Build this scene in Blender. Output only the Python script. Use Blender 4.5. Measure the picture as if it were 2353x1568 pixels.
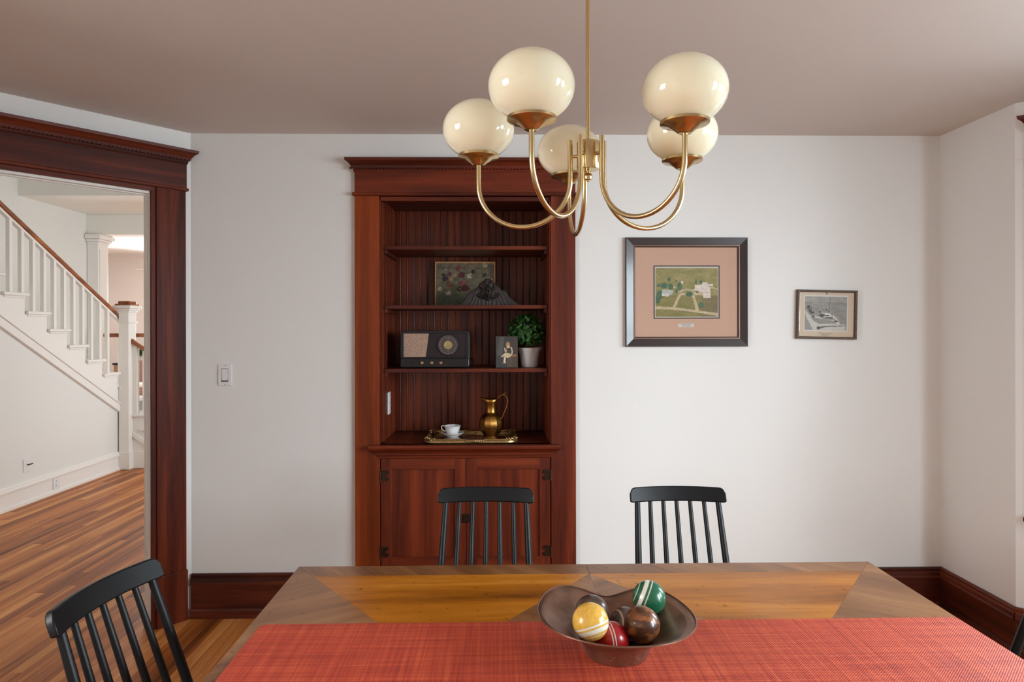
import bpy, bmesh, math, random
from mathutils import Matrix, Vector

for o in list(bpy.data.objects):
    bpy.data.objects.remove(o, do_unlink=True)
sc = bpy.context.scene
COL = sc.collection
R = math.radians
random.seed(7)

# ------------------------------------------------------------------ camera
IMG_W, IMG_H = 2353, 1568
FOCAL_PX, HORIZON_Y = 1530.0, 755.0
cam_d = bpy.data.cameras.new('camera')
cam_d.sensor_fit = 'HORIZONTAL'
cam_d.sensor_width = 36.0
cam_d.lens = FOCAL_PX / IMG_W * 36.0
cam_d.shift_y = -(IMG_H / 2 - HORIZON_Y) / IMG_W
cam_d.clip_start = 0.05
cam = bpy.data.objects.new('camera', cam_d)
COL.objects.link(cam)
cam.location = (0, 0, 1.55)
cam.rotation_euler = (Matrix.Rotation(R(-1.1), 4, 'Z') @ Matrix.Rotation(R(90), 4, 'X') @ Matrix.Rotation(R(-0.12), 4, 'Z')).to_euler()
sc.camera = cam

# ------------------------------------------------------------------ sky and view
sc.view_settings.view_transform = 'Standard'
sc.view_settings.look = 'None'
sc.view_settings.exposure = 0.0
sc.view_settings.gamma = 1.0
sc.view_settings.use_curve_mapping = False
world = bpy.data.worlds.new('overcast_sky')
sc.world = world
world.use_nodes = True
wn = world.node_tree.nodes
wn['Background'].inputs['Color'].default_value = (0.86, 0.93, 1.0, 1)
wn['Background'].inputs['Strength'].default_value = 1.2

# daylight standing outside each window: (name, centre, inward direction, down tilt, width, height, watts)
def daylight(name, loc, inward, tilt, w, h, watts, color=(0.93, 0.975, 1.0), spread=180):
    d = bpy.data.lights.new(name, 'AREA')
    d.shape = 'RECTANGLE'
    d.size, d.size_y = w, h
    d.energy = watts
    d.color = color
    d.spread = R(spread)
    o = bpy.data.objects.new(name, d)
    COL.objects.link(o)
    o.location = loc
    v = Vector((inward[0], inward[1], 0)).normalized()
    v = Vector((v.x * math.cos(R(tilt)), v.y * math.cos(R(tilt)), -math.sin(R(tilt))))
    o.rotation_euler = v.to_track_quat('-Z', 'Y').to_euler()
    return o

COOL = (0.81, 0.93, 1.0)
daylight('window_daylight_bay_front', (4.05, 1.00, 2.15), (-1, 0.40), 36, 2.1, 2.1, 262, COOL, 150)
daylight('window_daylight_bay_near', (3.25, -0.03, 1.80), (-1, 1), 22, 1.0, 1.9, 130, COOL, 140)
daylight('window_daylight_bay_far', (3.42, 3.40, 2.10), (-1, -1), 32, 1.0, 1.9, 145, COOL, 160)
daylight('added_daylight_left', (-3.42, 0.5, 1.95), (1, 0), 24, 1.6, 1.8, 215, (1.0, 0.98, 0.96))  # added fill from the left, through an invented window
daylight('added_daylight_hall', (-0.50, 6.8, 1.75), (-1, 0.25), 6, 2.5, 2.4, 64, (0.93, 0.975, 1.0), 140)  # added to light the hall through invented entrance doors
daylight('added_daylight_living_room', (-5.85, 15.05, 1.7), (0, -1), -8, 2.4, 2.0, 800)  # added behind an invented window, aimed slightly up to brighten the ceiling

# ------------------------------------------------------------------ helpers
WORLD = {}

class MB:
    """Collects shapes; build() links them as one mesh object."""
    def __init__(self, M=None):
        self.v, self.f, self.sm, self.M = [], [], [], M
    def add(self, vs, fs, smooth=False):
        b = len(self.v)
        for p in vs:
            p = Vector(p)
            self.v.append(self.M @ p if self.M else p)
        for f in fs:
            self.f.append(tuple(b + i for i in f)); self.sm.append(smooth)
        return self
    def box(self, x0, x1, y0, y1, z0, z1):
        return self.add([(x0,y0,z0),(x1,y0,z0),(x1,y1,z0),(x0,y1,z0),(x0,y0,z1),(x1,y0,z1),(x1,y1,z1),(x0,y1,z1)],
                        [(0,3,2,1),(4,5,6,7),(0,1,5,4),(1,2,6,5),(2,3,7,6),(3,0,4,7)])
    def hexa(self, b, t):
        return self.add(list(b) + list(t), [(0,3,2,1),(4,5,6,7),(0,1,5,4),(1,2,6,5),(2,3,7,6),(3,0,4,7)])
    def prism(self, poly, axis, a, b):
        """poly: 2D points; axis 'x': (y,z), 'y': (x,z), 'z': (x,y)."""
        def mk(p, t):
            return {'x': (t, p[0], p[1]), 'y': (p[0], t, p[1]), 'z': (p[0], p[1], t)}[axis]
        n = len(poly)
        vs = [mk(p, a) for p in poly] + [mk(p, b) for p in poly]
        fs = [tuple(range(n))[::-1], tuple(range(n, 2*n))] + [(i, (i+1) % n, n + (i+1) % n, n + i) for i in range(n)]
        return self.add(vs, fs)
    def tube(self, pts, r, seg=10, caps=True):
        pts = [Vector(p) for p in pts]
        rs = r if isinstance(r, (list, tuple)) else [r] * len(pts)
        vs, fs = [], []
        ref = None
        for i, p in enumerate(pts):
            t = (pts[min(i+1, len(pts)-1)] - pts[max(i-1, 0)]).normalized()
            if ref is None:
                ref = Vector((0, 0, 1)) if abs(t.z) < 0.9 else Vector((1, 0, 0))
            a = (ref - t * ref.dot(t)).normalized(); ref = a
            c = t.cross(a)
            for k in range(seg):
                g = 2 * math.pi * k / seg
                vs.append(p + (a * math.cos(g) + c * math.sin(g)) * rs[i])
        for i in range(len(pts)-1):
            for k in range(seg):
                k2 = (k+1) % seg
                fs.append((i*seg+k, i*seg+k2, (i+1)*seg+k2, (i+1)*seg+k))
        self.add(vs, fs, True)
        if caps:
            b = len(self.v) - len(vs)
            self.f.append(tuple(b + k for k in range(seg))[::-1]); self.sm.append(False)
            e = b + (len(pts)-1)*seg
            self.f.append(tuple(e + k for k in range(seg))); self.sm.append(False)
        return self
    def lathe(self, prof, c=(0,0,0), seg=32, rfun=None, smooth=True, close=False):
        vs, fs = [], []
        for (r, z) in prof:
            for k in range(seg):
                g = 2*math.pi*k/seg
                rr = r * (rfun(g, z) if rfun else 1)
                vs.append((c[0]+rr*math.cos(g), c[1]+rr*math.sin(g), c[2]+z))
        n = len(prof)
        for i in range(n - (0 if close else 1)):
            i2 = (i+1) % n
            for k in range(seg):
                k2 = (k+1) % seg
                fs.append((i*seg+k, i*seg+k2, i2*seg+k2, i2*seg+k))
        self.add(vs, fs, smooth)
        return self
    def ball(self, c, r, seg=28, rings=16, sz=1.0):
        prof = []
        for i in range(rings+1):
            a = -math.pi/2 + math.pi*i/rings
            prof.append((max(r*math.cos(a), 1e-5), r*sz*math.sin(a)))
        return self.lathe(prof, c, seg)
    def sweep(self, prof, p0, p1, out):
        """prof: (distance from wall, z) points, extruded from p0 to p1; out: 2D unit vector into the room."""
        n = len(prof)
        vs = []
        for p in (p0, p1):
            for d, z in prof:
                vs.append((p[0] + out[0]*d, p[1] + out[1]*d, z))
        fs = [tuple(range(n))[::-1], tuple(range(n, 2*n))] + [(i, (i+1) % n, n+(i+1) % n, n+i) for i in range(n)]
        return self.add(vs, fs)
    def build(self, name, mat, parent=None, bevel=0.0, sharp=35, segs=2):
        me = bpy.data.meshes.new(name)
        vs = self.v
        if parent is not None:
            inv = WORLD[parent.name].inverted()
            vs = [inv @ p for p in vs]
        me.from_pydata([tuple(p) for p in vs], [], self.f)
        bm = bmesh.new(); bm.from_mesh(me)
        bmesh.ops.recalc_face_normals(bm, faces=bm.faces)
        bm.to_mesh(me); bm.free()
        if any(self.sm):
            me.polygons.foreach_set('use_smooth', [True]*len(me.polygons))
            me.set_sharp_from_angle(angle=R(sharp))
        me.materials.append(mat)
        o = bpy.data.objects.new(name, me)
        COL.objects.link(o)
        if parent is not None:
            o.parent = parent
            WORLD[o.name] = WORLD[parent.name]
        else:
            WORLD[o.name] = Matrix()
        if bevel:
            b = o.modifiers.new('bevel', 'BEVEL')
            b.width = bevel; b.segments = segs; b.limit_method = 'ANGLE'; b.angle_limit = R(40)
        return o

def tag(o, label, cat=None, group=None, kind=None):
    if label: o['label'] = label
    if cat: o['category'] = cat
    if group: o['group'] = group
    if kind: o['kind'] = kind
    return o

def thing(name, loc, label, cat, group=None, rotz=0.0, kind=None):
    o = bpy.data.objects.new(name, None)
    COL.objects.link(o)
    o.empty_display_size = 0.1
    o.location = loc; o.rotation_euler = (0, 0, rotz)
    WORLD[o.name] = Matrix.Translation(Vector(loc)) @ Matrix.Rotation(rotz, 4, 'Z')
    return tag(o, label, cat, group, kind)

def copy_tree(o, parent=None):
    c = o.copy(); COL.objects.link(c); c.parent = parent
    for ch in o.children:
        copy_tree(ch, c)
    return c

def frame(p0, d, y):
    """Local X along d, local Y along y (into the wall), Z up, origin p0."""
    d = Vector((d[0], d[1], 0)).normalized(); y = Vector((y[0], y[1], 0)).normalized()
    return Matrix(((d.x, y.x, 0, p0[0]), (d.y, y.y, 0, p0[1]), (0, 0, 1, 0), (0, 0, 0, 1)))

def lin(c):
    return tuple(((v/255)/12.92 if v/255 <= 0.04045 else ((v/255+0.055)/1.055)**2.4) for v in c[:3])

# ------------------------------------------------------------------ materials
def newmat(name):
    m = bpy.data.materials.new(name); m.use_nodes = True
    nt = m.node_tree
    return m, nt, nt.nodes, nt.links, nt.nodes['Principled BSDF']

def rgba(c): return (c[0], c[1], c[2], 1)

def plain(name, srgb, rough=0.5, metal=0.0, coat=0.0, spec=0.5, bump=0.0, bscale=60, mottling=0.0, mscale=6):
    m, nt, N, L, P = newmat(name)
    c = lin(srgb)
    P.inputs['Base Color'].default_value = rgba(c)
    P.inputs['Roughness'].default_value = rough
    P.inputs['Metallic'].default_value = metal
    P.inputs['Coat Weight'].default_value = coat
    P.inputs['Coat Roughness'].default_value = 0.12
    P.inputs['Specular IOR Level'].default_value = spec
    if bump or mottling:
        g = N.new('ShaderNodeNewGeometry')
    if mottling:
        n = N.new('ShaderNodeTexNoise'); n.inputs['Scale'].default_value = mscale; n.inputs['Detail'].default_value = 5
        L.new(g.outputs['Position'], n.inputs['Vector'])
        r = N.new('ShaderNodeValToRGB')
        r.color_ramp.elements[0].position = 0.3; r.color_ramp.elements[1].position = 0.7
        r.color_ramp.elements[0].color = rgba([v*(1-mottling) for v in c])
        r.color_ramp.elements[1].color = rgba([min(1, v*(1+mottling)) for v in c])
        L.new(n.outputs['Fac'], r.inputs['Fac']); L.new(r.outputs['Color'], P.inputs['Base Color'])
    if bump:
        n2 = N.new('ShaderNodeTexNoise'); n2.inputs['Scale'].default_value = bscale; n2.inputs['Detail'].default_value = 4
        L.new(g.outputs['Position'], n2.inputs['Vector'])
        b = N.new('ShaderNodeBump'); b.inputs['Strength'].default_value = bump; b.inputs['Distance'].default_value = 0.002
        L.new(n2.outputs['Fac'], b.inputs['Height']); L.new(b.outputs['Normal'], P.inputs['Normal'])
    return m

def wood(name, stops, axis='X', rot=0.0, scale=9.0, stretch=0.06, rough=0.42, coat=0.02, rnd=0.0, speck=0.0, bump=0.06, spec=0.30):
    """stops: list of (pos, srgb). Grain runs along axis (rotated by rot degrees about Z)."""
    m, nt, N, L, P = newmat(name)
    g = N.new('ShaderNodeNewGeometry')
    vec = g.outputs['Position']
    rand = None
    if rnd:
        oi = N.new('ShaderNodeObjectInfo')
        ad = N.new('ShaderNodeMath'); ad.operation = 'ADD'
        L.new(oi.outputs['Random'], ad.inputs[0]); L.new(g.outputs['Random Per Island'], ad.inputs[1])
        fr = N.new('ShaderNodeMath'); fr.operation = 'FRACT'; L.new(ad.outputs[0], fr.inputs[0])
        rand = fr.outputs[0]
        mu = N.new('ShaderNodeMath'); mu.operation = 'MULTIPLY'; mu.inputs[1].default_value = 37.0
        L.new(rand, mu.inputs[0])
        off = N.new('ShaderNodeVectorMath'); off.operation = 'ADD'
        L.new(vec, off.inputs[0]); L.new(mu.outputs[0], off.inputs[1])
        vec = off.outputs[0]
    if rot:
        rt = N.new('ShaderNodeMapping'); rt.inputs['Rotation'].default_value = (0, 0, R(rot))
        L.new(vec, rt.inputs['Vector']); vec = rt.outputs['Vector']
    mp = N.new('ShaderNodeMapping')
    s = [scale, scale, scale]; s['XYZ'.index(axis)] = scale * stretch
    mp.inputs['Scale'].default_value = s
    L.new(vec, mp.inputs['Vector'])
    n1 = N.new('ShaderNodeTexNoise'); n1.inputs['Scale'].default_value = 1.0; n1.inputs['Detail'].default_value = 3; n1.inputs['Distortion'].default_value = 0.6
    L.new(mp.outputs['Vector'], n1.inputs['Vector'])
    n2 = N.new('ShaderNodeTexNoise'); n2.inputs['Scale'].default_value = 9.0; n2.inputs['Detail'].default_value = 6
    L.new(mp.outputs['Vector'], n2.inputs['Vector'])
    mix = N.new('ShaderNodeMath'); mix.operation = 'MULTIPLY_ADD'
    mix.inputs[1].default_value = 0.32
    L.new(n2.outputs['Fac'], mix.inputs[0])
    sub = N.new('ShaderNodeMath'); sub.operation = 'SUBTRACT'; sub.inputs[1].default_value = 0.16
    L.new(n1.outputs['Fac'], sub.inputs[0]); L.new(sub.outputs[0], mix.inputs[2])
    fac = mix.outputs[0]
    if rnd:
        ra = N.new('ShaderNodeMath'); ra.operation = 'MULTIPLY_ADD'; ra.inputs[1].default_value = rnd
        L.new(rand, ra.inputs[0])
        rb = N.new('ShaderNodeMath'); rb.operation = 'SUBTRACT'; rb.inputs[1].default_value = rnd/2
        L.new(fac, rb.inputs[0]); L.new(rb.outputs[0], ra.inputs[2])
        fac = ra.outputs[0]
    r = N.new('ShaderNodeValToRGB')
    els = r.color_ramp.elements
    while len(els) < len(stops): els.new(0.5)
    for e, (p, c) in zip(els, stops):
        e.position = p; e.color = rgba(lin(c))
    L.new(fac, r.inputs['Fac'])
    colr = r.outputs['Color']
    if speck:
        n3 = N.new('ShaderNodeTexNoise'); n3.inputs['Scale'].default_value = 42.0; n3.inputs['Detail'].default_value = 2
        L.new(g.outputs['Position'], n3.inputs['Vector'])
        rr = N.new('ShaderNodeValToRGB'); rr.color_ramp.elements[0].position = 0.27; rr.color_ramp.elements[1].position = 0.33
        rr.color_ramp.elements[0].color = (1-speck, 1-speck, 1-speck, 1); rr.color_ramp.elements[1].color = (1, 1, 1, 1)
        L.new(n3.outputs['Fac'], rr.inputs['Fac'])
        mx = N.new('ShaderNodeMix'); mx.data_type = 'RGBA'; mx.blend_type = 'MULTIPLY'; mx.inputs['Factor'].default_value = 1.0
        L.new(colr, mx.inputs['A']); L.new(rr.outputs['Color'], mx.inputs['B'])
        colr = mx.outputs['Result']
    L.new(colr, P.inputs['Base Color'])
    P.inputs['Roughness'].default_value = rough
    P.inputs['Coat Weight'].default_value = coat
    P.inputs['Specular IOR Level'].default_value = spec
    P.inputs['Coat Roughness'].default_value = 0.16
    if bump:
        b = N.new('ShaderNodeBump'); b.inputs['Strength'].default_value = bump; b.inputs['Distance'].default_value = 0.002
        L.new(n2.outputs['Fac'], b.inputs['Height']); L.new(b.outputs['Normal'], P.inputs['Normal'])
    return m

def thin_glass(name, gloss=0.06):
    m, nt, N, L, P = newmat(name)
    N.remove(P)
    t = N.new('ShaderNodeBsdfTransparent')
    g = N.new('ShaderNodeBsdfGlossy'); g.inputs['Roughness'].default_value = 0.02
    f = N.new('ShaderNodeFresnel'); f.inputs['IOR'].default_value = 1.3
    x = N.new('ShaderNodeMixShader')
    L.new(f.outputs['Fac'], x.inputs['Fac']); L.new(t.outputs[0], x.inputs[1]); L.new(g.outputs[0], x.inputs[2])
    L.new(x.outputs[0], N['Material Output'].inputs['Surface'])
    return m

def painted(name, rough=0.5, coat=0.0):
    m, nt, N, L, P = newmat(name)
    a = N.new('ShaderNodeAttribute'); a.attribute_name = 'Col'
    L.new(a.outputs['Color'], P.inputs['Base Color'])
    P.inputs['Roughness'].default_value = rough
    P.inputs['Coat Weight'].default_value = coat
    return m

MAH = [(0.28, (62, 21, 11)), (0.47, (94, 35, 17)), (0.62, (116, 46, 22)), (0.80, (136, 60, 30))]
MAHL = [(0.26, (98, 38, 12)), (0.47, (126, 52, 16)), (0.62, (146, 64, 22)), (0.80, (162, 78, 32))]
MAHB = [(0.30, (66, 23, 11)), (0.50, (100, 39, 19)), (0.70, (124, 53, 26))]
MAHD = [(0.30, (52, 19, 10)), (0.50, (84, 32, 17)), (0.70, (112, 48, 25))]
M = {}
M['wall'] = plain('wall_paint', (228, 227, 224), 0.6, bump=0.12, bscale=35)
M['wall_white'] = plain('hall_wall_paint', (226, 225, 220), 0.6, bump=0.08, bscale=35)
M['wall_pink'] = plain('living_room_paint', (222, 217, 212), 0.7)
M['ceiling'] = plain('ceiling_paint', (213, 203, 195), 0.7, bump=0.08, bscale=30)
M['ceiling_white'] = plain('hall_ceiling_paint', (236, 233, 226), 0.7)
M['trim_white'] = plain('white_trim_enamel', (236, 232, 226), 0.35)
M['mah_x'] = wood('mahogany_grain_x', MAH, 'X', scale=13, stretch=0.05)
M['mah_y'] = wood('mahogany_grain_y', MAH, 'Y', scale=13, stretch=0.05)
M['mah_z'] = wood('mahogany_grain_z', MAH, 'Z', scale=13, stretch=0.05)
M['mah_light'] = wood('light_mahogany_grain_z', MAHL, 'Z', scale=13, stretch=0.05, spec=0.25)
M['mah_r'] = wood('mahogany_grain_angled', MAHD, 'X', rot=-48, scale=13, stretch=0.05, spec=0.2)
M['mah_dz'] = wood('dark_mahogany_grain_z', MAHD, 'Z', scale=13, stretch=0.05, spec=0.12, coat=0.0)
M['mah_dx'] = wood('dark_mahogany_grain_x', MAHD, 'X', scale=13, stretch=0.05)
M['mah_dy'] = wood('dark_mahogany_grain_y', MAHD, 'Y', scale=13, stretch=0.05)
M['bead'] = wood('beadboard_mahogany', MAHB, 'Z', scale=16, stretch=0.04, rnd=0.12, rough=0.36, coat=0.06)
M['floor'] = wood('oak_strip_floor', [(0.18, (106, 54, 22)), (0.40, (162, 92, 42)), (0.58, (196, 120, 60)), (0.80, (222, 156, 90))], 'Y', scale=16, stretch=0.04, rnd=0.40, rough=0.40, coat=0.02, bump=0.04, spec=0.16)
M['subfloor'] = plain('dark_subfloor', (40, 24, 16), 0.8)
TB = [(0.26, (104, 54, 8)), (0.46, (156, 90, 14)), (0.62, (180, 110, 26)), (0.8, (196, 134, 52))]
TD = [(0.26, (88, 55, 33)), (0.46, (122, 80, 48)), (0.64, (146, 100, 62)), (0.8, (164, 120, 78))]
M['tab_field'] = wood('walnut_field', TB, 'X', scale=9, stretch=0.10, rough=0.32, coat=0.18, speck=0.45)
M['tab_a'] = wood('walnut_diagonal_a', TD, 'X', rot=32, scale=8, stretch=0.10, rough=0.32, coat=0.18, speck=0.4)
M['tab_b'] = wood('walnut_diagonal_b', TD, 'X', rot=-32, scale=8, stretch=0.10, rough=0.32, coat=0.18, speck=0.4)
M['tab_border'] = wood('walnut_border', TD, 'X', rot=50, scale=10, stretch=0.12, rough=0.32, coat=0.18, speck=0.3)
M['tab_core'] = wood('walnut_core', TD, 'X', scale=9, stretch=0.08, rough=0.35, coat=0.3)
M['tab_leg'] = wood('walnut_leg', TD, 'Z', scale=9, stretch=0.08, rough=0.35, coat=0.3)
M['rail'] = wood('oak_handrail', [(0.3, (104, 54, 30)), (0.55, (148, 86, 50)), (0.75, (176, 112, 70))], 'Y', scale=12, stretch=0.06, rough=0.3, coat=0.4)
M['black'] = plain('black_satin_paint', (18, 19, 21), 0.40, spec=0.28)
M['brass'] = plain('brushed_brass', (208, 184, 138), 0.24, metal=1.0)
M['brass_dark'] = plain('aged_brass', (168, 124, 62), 0.30, metal=1.0, mottling=0.15, mscale=30)
M['gilt'] = plain('antique_gilt', (166, 134, 88), 0.34, metal=0.85, mottling=0.25, mscale=60)
M['iron'] = plain('bronzed_hinge_metal', (70, 54, 42), 0.42, metal=0.9, mottling=0.3, mscale=80)
M['pane'] = thin_glass('window_pane')
M['mirror'] = plain('tray_mirror', (170, 160, 150), 0.04, metal=1.0)
M['plastic_white'] = plain('white_plastic', (226, 226, 226), 0.35)
M['plastic_grey'] = plain('grey_slot', (70, 70, 72), 0.5)
M['paint_mat'] = painted('flat_print', 0.6)
M['ball_paint'] = painted('painted_ball', 0.28, 0.3)
M['mat_peach'] = plain('peach_mat_board', (222, 184, 160), 0.85)
M['mat_cream'] = plain('cream_mat_board', (224, 204, 180), 0.85)
M['mat_dark'] = plain('plum_mat_board', (74, 60, 62), 0.85)
M['paper'] = plain('white_paper', (232, 226, 218), 0.85)
M['frame_dark'] = plain('espresso_frame', (46, 36, 35), 0.32, coat=0.3)
M['frame_edge'] = plain('copper_frame_edge', (140, 104, 84), 0.4, metal=0.5)
M['frame_old'] = plain('worn_brown_frame', (92, 74, 60), 0.5, mottling=0.35, mscale=90)
M['frame_wood'] = plain('pale_wood_strip', (204, 152, 100), 0.6)
M['copper'] = plain('patinated_copper', (140, 106, 88), 0.36, metal=0.75, mottling=0.35, mscale=14, bump=0.2, bscale=70)
M['radio'] = plain('dark_bakelite', (28, 25, 27), 0.32, coat=0.06, spec=0.3)
M['radio_panel'] = plain('plum_bakelite_panel', (46, 36, 39), 0.45, spec=0.3)
M['dial'] = plain('dial_face', (74, 62, 62), 0.4)
M['gold_disc'] = plain('pale_brass_disc', (168, 156, 110), 0.32, metal=0.8)
M['knob'] = plain('bronze_knob', (170, 140, 110), 0.3, metal=0.8)
M['carved'] = plain('carved_dark_oak', (44, 34, 31), 0.6, mottling=0.25, mscale=50)
M['pot'] = plain('white_glazed_pot', (214, 212, 210), 0.4)
M['leaf'] = plain('box_leaf', (48, 98, 40), 0.42, mottling=0.35, mscale=45)
M['stem'] = plain('twig', (70, 58, 38), 0.8)
M['china'] = plain('bone_china', (236, 236, 236), 0.16, coat=0.5)
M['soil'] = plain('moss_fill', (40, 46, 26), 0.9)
M['rug'] = plain('blue_grey_rug', (120, 124, 150), 0.9, mottling=0.3, mscale=9)
M['mauve'] = plain('mauve_upholstery', (150, 112, 104), 0.85)
M['console'] = plain('tan_console_wood', (160, 122, 84), 0.5)

def opal():
    m, nt, N, L, P = newmat('cream_opal_glass')
    P.inputs['Base Color'].default_value = rgba(lin((249, 240, 213)))
    P.inputs['Roughness'].default_value = 0.08
    P.inputs['Subsurface Weight'].default_value = 0.75
    P.inputs['Subsurface Radius'].default_value = (1.0, 0.9, 0.7)
    P.inputs['Subsurface Scale'].default_value = 0.06
    P.inputs['Coat Weight'].default_value = 0.6
    P.inputs['Coat Roughness'].default_value = 0.02
    return m
M['opal'] = opal()

def woven():
    m, nt, N, L, P = newmat('woven_rust_vinyl')
    g = N.new('ShaderNodeNewGeometry')
    sep = N.new('ShaderNodeSeparateXYZ'); L.new(g.outputs['Position'], sep.inputs[0])
    def math_(op, a, b=None, c=None):
        n = N.new('ShaderNodeMath'); n.operation = op
        for i, v in enumerate((a, b, c)):
            if v is None: continue
            if isinstance(v, (int, float)): n.inputs[i].default_value = v
            else: L.new(v, n.inputs[i])
        return n.outputs[0]
    px = math_('MULTIPLY', sep.outputs['X'], 2*math.pi/0.0064)
    py = math_('MULTIPLY', sep.outputs['Y'], 2*math.pi/0.0064)
    sx = math_('SINE', px); sy = math_('SINE', py)
    chk = math_('MULTIPLY', sx, sy)
    h = math_('MULTIPLY_ADD', chk, 0.5, 0.5)
    # slub streaks along both thread directions
    st = []
    for sc_ in ((3.0, 160.0, 1.0), (160.0, 3.0, 1.0)):
        mp = N.new('ShaderNodeMapping'); mp.inputs['Scale'].default_value = sc_
        L.new(g.outputs['Position'], mp.inputs['Vector'])
        n = N.new('ShaderNodeTexNoise'); n.inputs['Scale'].default_value = 1.0; n.inputs['Detail'].default_value = 2
        L.new(mp.outputs['Vector'], n.inputs['Vector']); st.append(n.outputs['Fac'])
    s = math_('ADD', st[0], st[1])
    f = math_('MULTIPLY_ADD', h, 0.55, math_('MULTIPLY_ADD', s, 0.6, -0.37))
    r = N.new('ShaderNodeValToRGB')
    stops = [(0.12, (112, 42, 40)), (0.42, (172, 64, 50)), (0.66, (204, 86, 58)), (0.9, (226, 124, 84))]
    els = r.color_ramp.elements
    while len(els) < 4: els.new(0.5)
    for e, (p, c) in zip(els, stops): e.position = p; e.color = rgba(lin(c))
    L.new(f, r.inputs['Fac']); L.new(r.outputs['Color'], P.inputs['Base Color'])
    P.inputs['Roughness'].default_value = 0.55
    P.inputs['Specular IOR Level'].default_value = 0.2
    b = N.new('ShaderNodeBump'); b.inputs['Strength'].default_value = 0.5; b.inputs['Distance'].default_value = 0.0012
    L.new(h, b.inputs['Height']); L.new(b.outputs['Normal'], P.inputs['Normal'])
    return m
M['runner'] = woven()

def painting(name, mat, parent, origin, ex, ez, w, h, nx, ny, func):
    """Flat print: a fine grid whose face colours come from func(u, v) in sRGB (u right, v down, both 0..1)."""
    o0 = Vector(origin); ex = Vector(ex); ez = Vector(ez)
    inv = WORLD[parent.name].inverted()
    vs, fs, cols = [], [], []
    for j in range(ny+1):
        for i in range(nx+1):
            u, v = i/nx, j/ny
            vs.append(inv @ (o0 + ex*(w*(u-0.5)) + ez*(h*(0.5-v))))
            cols.append(lin(func(u, v)))
    for j in range(ny):
        for i in range(nx):
            a = j*(nx+1)+i
            fs.append((a, a+nx+1, a+nx+2, a+1))
    me = bpy.data.meshes.new(name)
    me.from_pydata([tuple(p) for p in vs], [], fs)
    at = me.color_attributes.new('Col', 'FLOAT_COLOR', 'POINT')
    at.data.foreach_set('color', [x for c in cols for x in (c[0], c[1], c[2], 1.0)])
    me.materials.append(mat)
    o = bpy.data.objects.new(name, me); COL.objects.link(o)
    o.parent = parent; WORLD[o.name] = WORLD[parent.name]
    return o

def inpoly(x, y, poly):
    c = False; j = len(poly)-1
    for i in range(len(poly)):
        xi, yi = poly[i]; xj, yj = poly[j]
        if (yi > y) != (yj > y) and x < (xj-xi)*(y-yi)/(yj-yi)+xi: c = not c
        j = i
    return c

def hsh(i, j):
    n = math.sin(i*127.1+j*311.7)*43758.5453
    return n-math.floor(n)
def vnoise(x, y):
    i, j = math.floor(x), math.floor(y); fx, fy = x-i, y-j
    fx = fx*fx*(3-2*fx); fy = fy*fy*(3-2*fy)
    return (hsh(i,j)*(1-fx)+hsh(i+1,j)*fx)*(1-fy)+(hsh(i,j+1)*(1-fx)+hsh(i+1,j+1)*fx)*fy

# ================================================================== THE SETTING
YB, XR, XL, ZC = 3.62, 2.43, -2.70, 2.605           # back wall, right wall, left wall, ceiling
YF = -0.55                                           # wall behind the camera
AX, AY = -1.66, 3.62                                 # corner where the angled door wall starts
ANG = R(42)
AU = (-math.sin(ANG), -math.cos(ANG))                # along the angled wall, away from the corner
AN = (math.cos(ANG), -math.sin(ANG))                 # into the room
ALEN = (AX - XL) / math.sin(ANG)
AEND = (AX + AU[0]*ALEN, AY + AU[1]*ALEN)
FA = frame((AX, AY), AU, (-AN[0], -AN[1]))

def wall(name, p0, p1, into, z1, mat, holes=(), t=0.12, z0=0.0, label=None, xext=(0, 0)):
    d = Vector((p1[0]-p0[0], p1[1]-p0[1])); L = d.length
    b = MB(frame(p0, d, (-into[0], -into[1])))
    xs = sorted(set([-xext[0], L+xext[1]] + [h[0] for h in holes] + [h[1] for h in holes]))
    for a, c in zip(xs[:-1], xs[1:]):
        mid = (a+c)/2
        hs = [h for h in holes if h[0] < mid < h[1]]
        if not hs:
            b.box(a, c, 0, t, z0, z1)
        for h in hs:
            if h[2] > z0: b.box(a, c, 0, t, z0, h[2])
            if h[3] < z1: b.box(a, c, 0, t, h[3], z1)
    o = b.build(name, mat)
    return tag(o, label or name.replace('_', ' '), 'wall', kind='structure')

NX0, NX1, NZ1, NYB = -0.645, 0.280, 2.262, 4.07      # bookcase niche
wall('wall_back', (AX, YB), (XR, YB), (0, -1), ZC, M['wall'], [(NX0-AX, NX1-AX, 0, NZ1)],
     label='off white plaster wall behind the two framed pictures', xext=(0.0, 0.12))
wall('wall_left_angled', (AX, AY), AEND, AN, ZC, M['wall'], [(0.205, 1.36, 0, 2.275)], t=0.07,
     label='off white angled wall around the wide doorway to the stair hall')
wall('wall_left', AEND, (XL, YF), (1, 0), ZC, M['wall'], [(AEND[1]-1.15, AEND[1]+0.15, 0.75, 2.25)], label='off white wall to the left of the camera', xext=(0.05, 0))
wall('wall_front', (XL, YF), (XR, YF), (0, 1), ZC, M['wall'], label='off white wall behind the camera')
BAYX, BY0, BY1 = 3.10, 0.11, 3.09
BD = BAYX - XR
wall('wall_right', (XR, YB), (XR, BY1), (-1, 0), ZC, M['wall'], label='short off white wall stub right of the small framed photograph')
wall('wall_right_bay_far', (XR, BY1), (BAYX, BY1-BD), (-0.7071, -0.7071), ZC, M['wall'], [(0.17, 0.795, 0.66, 2.322)],
     label='angled bay wall with a window at the right edge of the room')
wall('wall_right_bay_front', (BAYX, BY1-BD), (BAYX, BY0+BD), (-1, 0), ZC, M['wall'], [(0.12, 0.77, 0.66, 2.30), (0.87, 1.52, 0.66, 2.30)],
     label='front wall of the bay with two windows')
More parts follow.
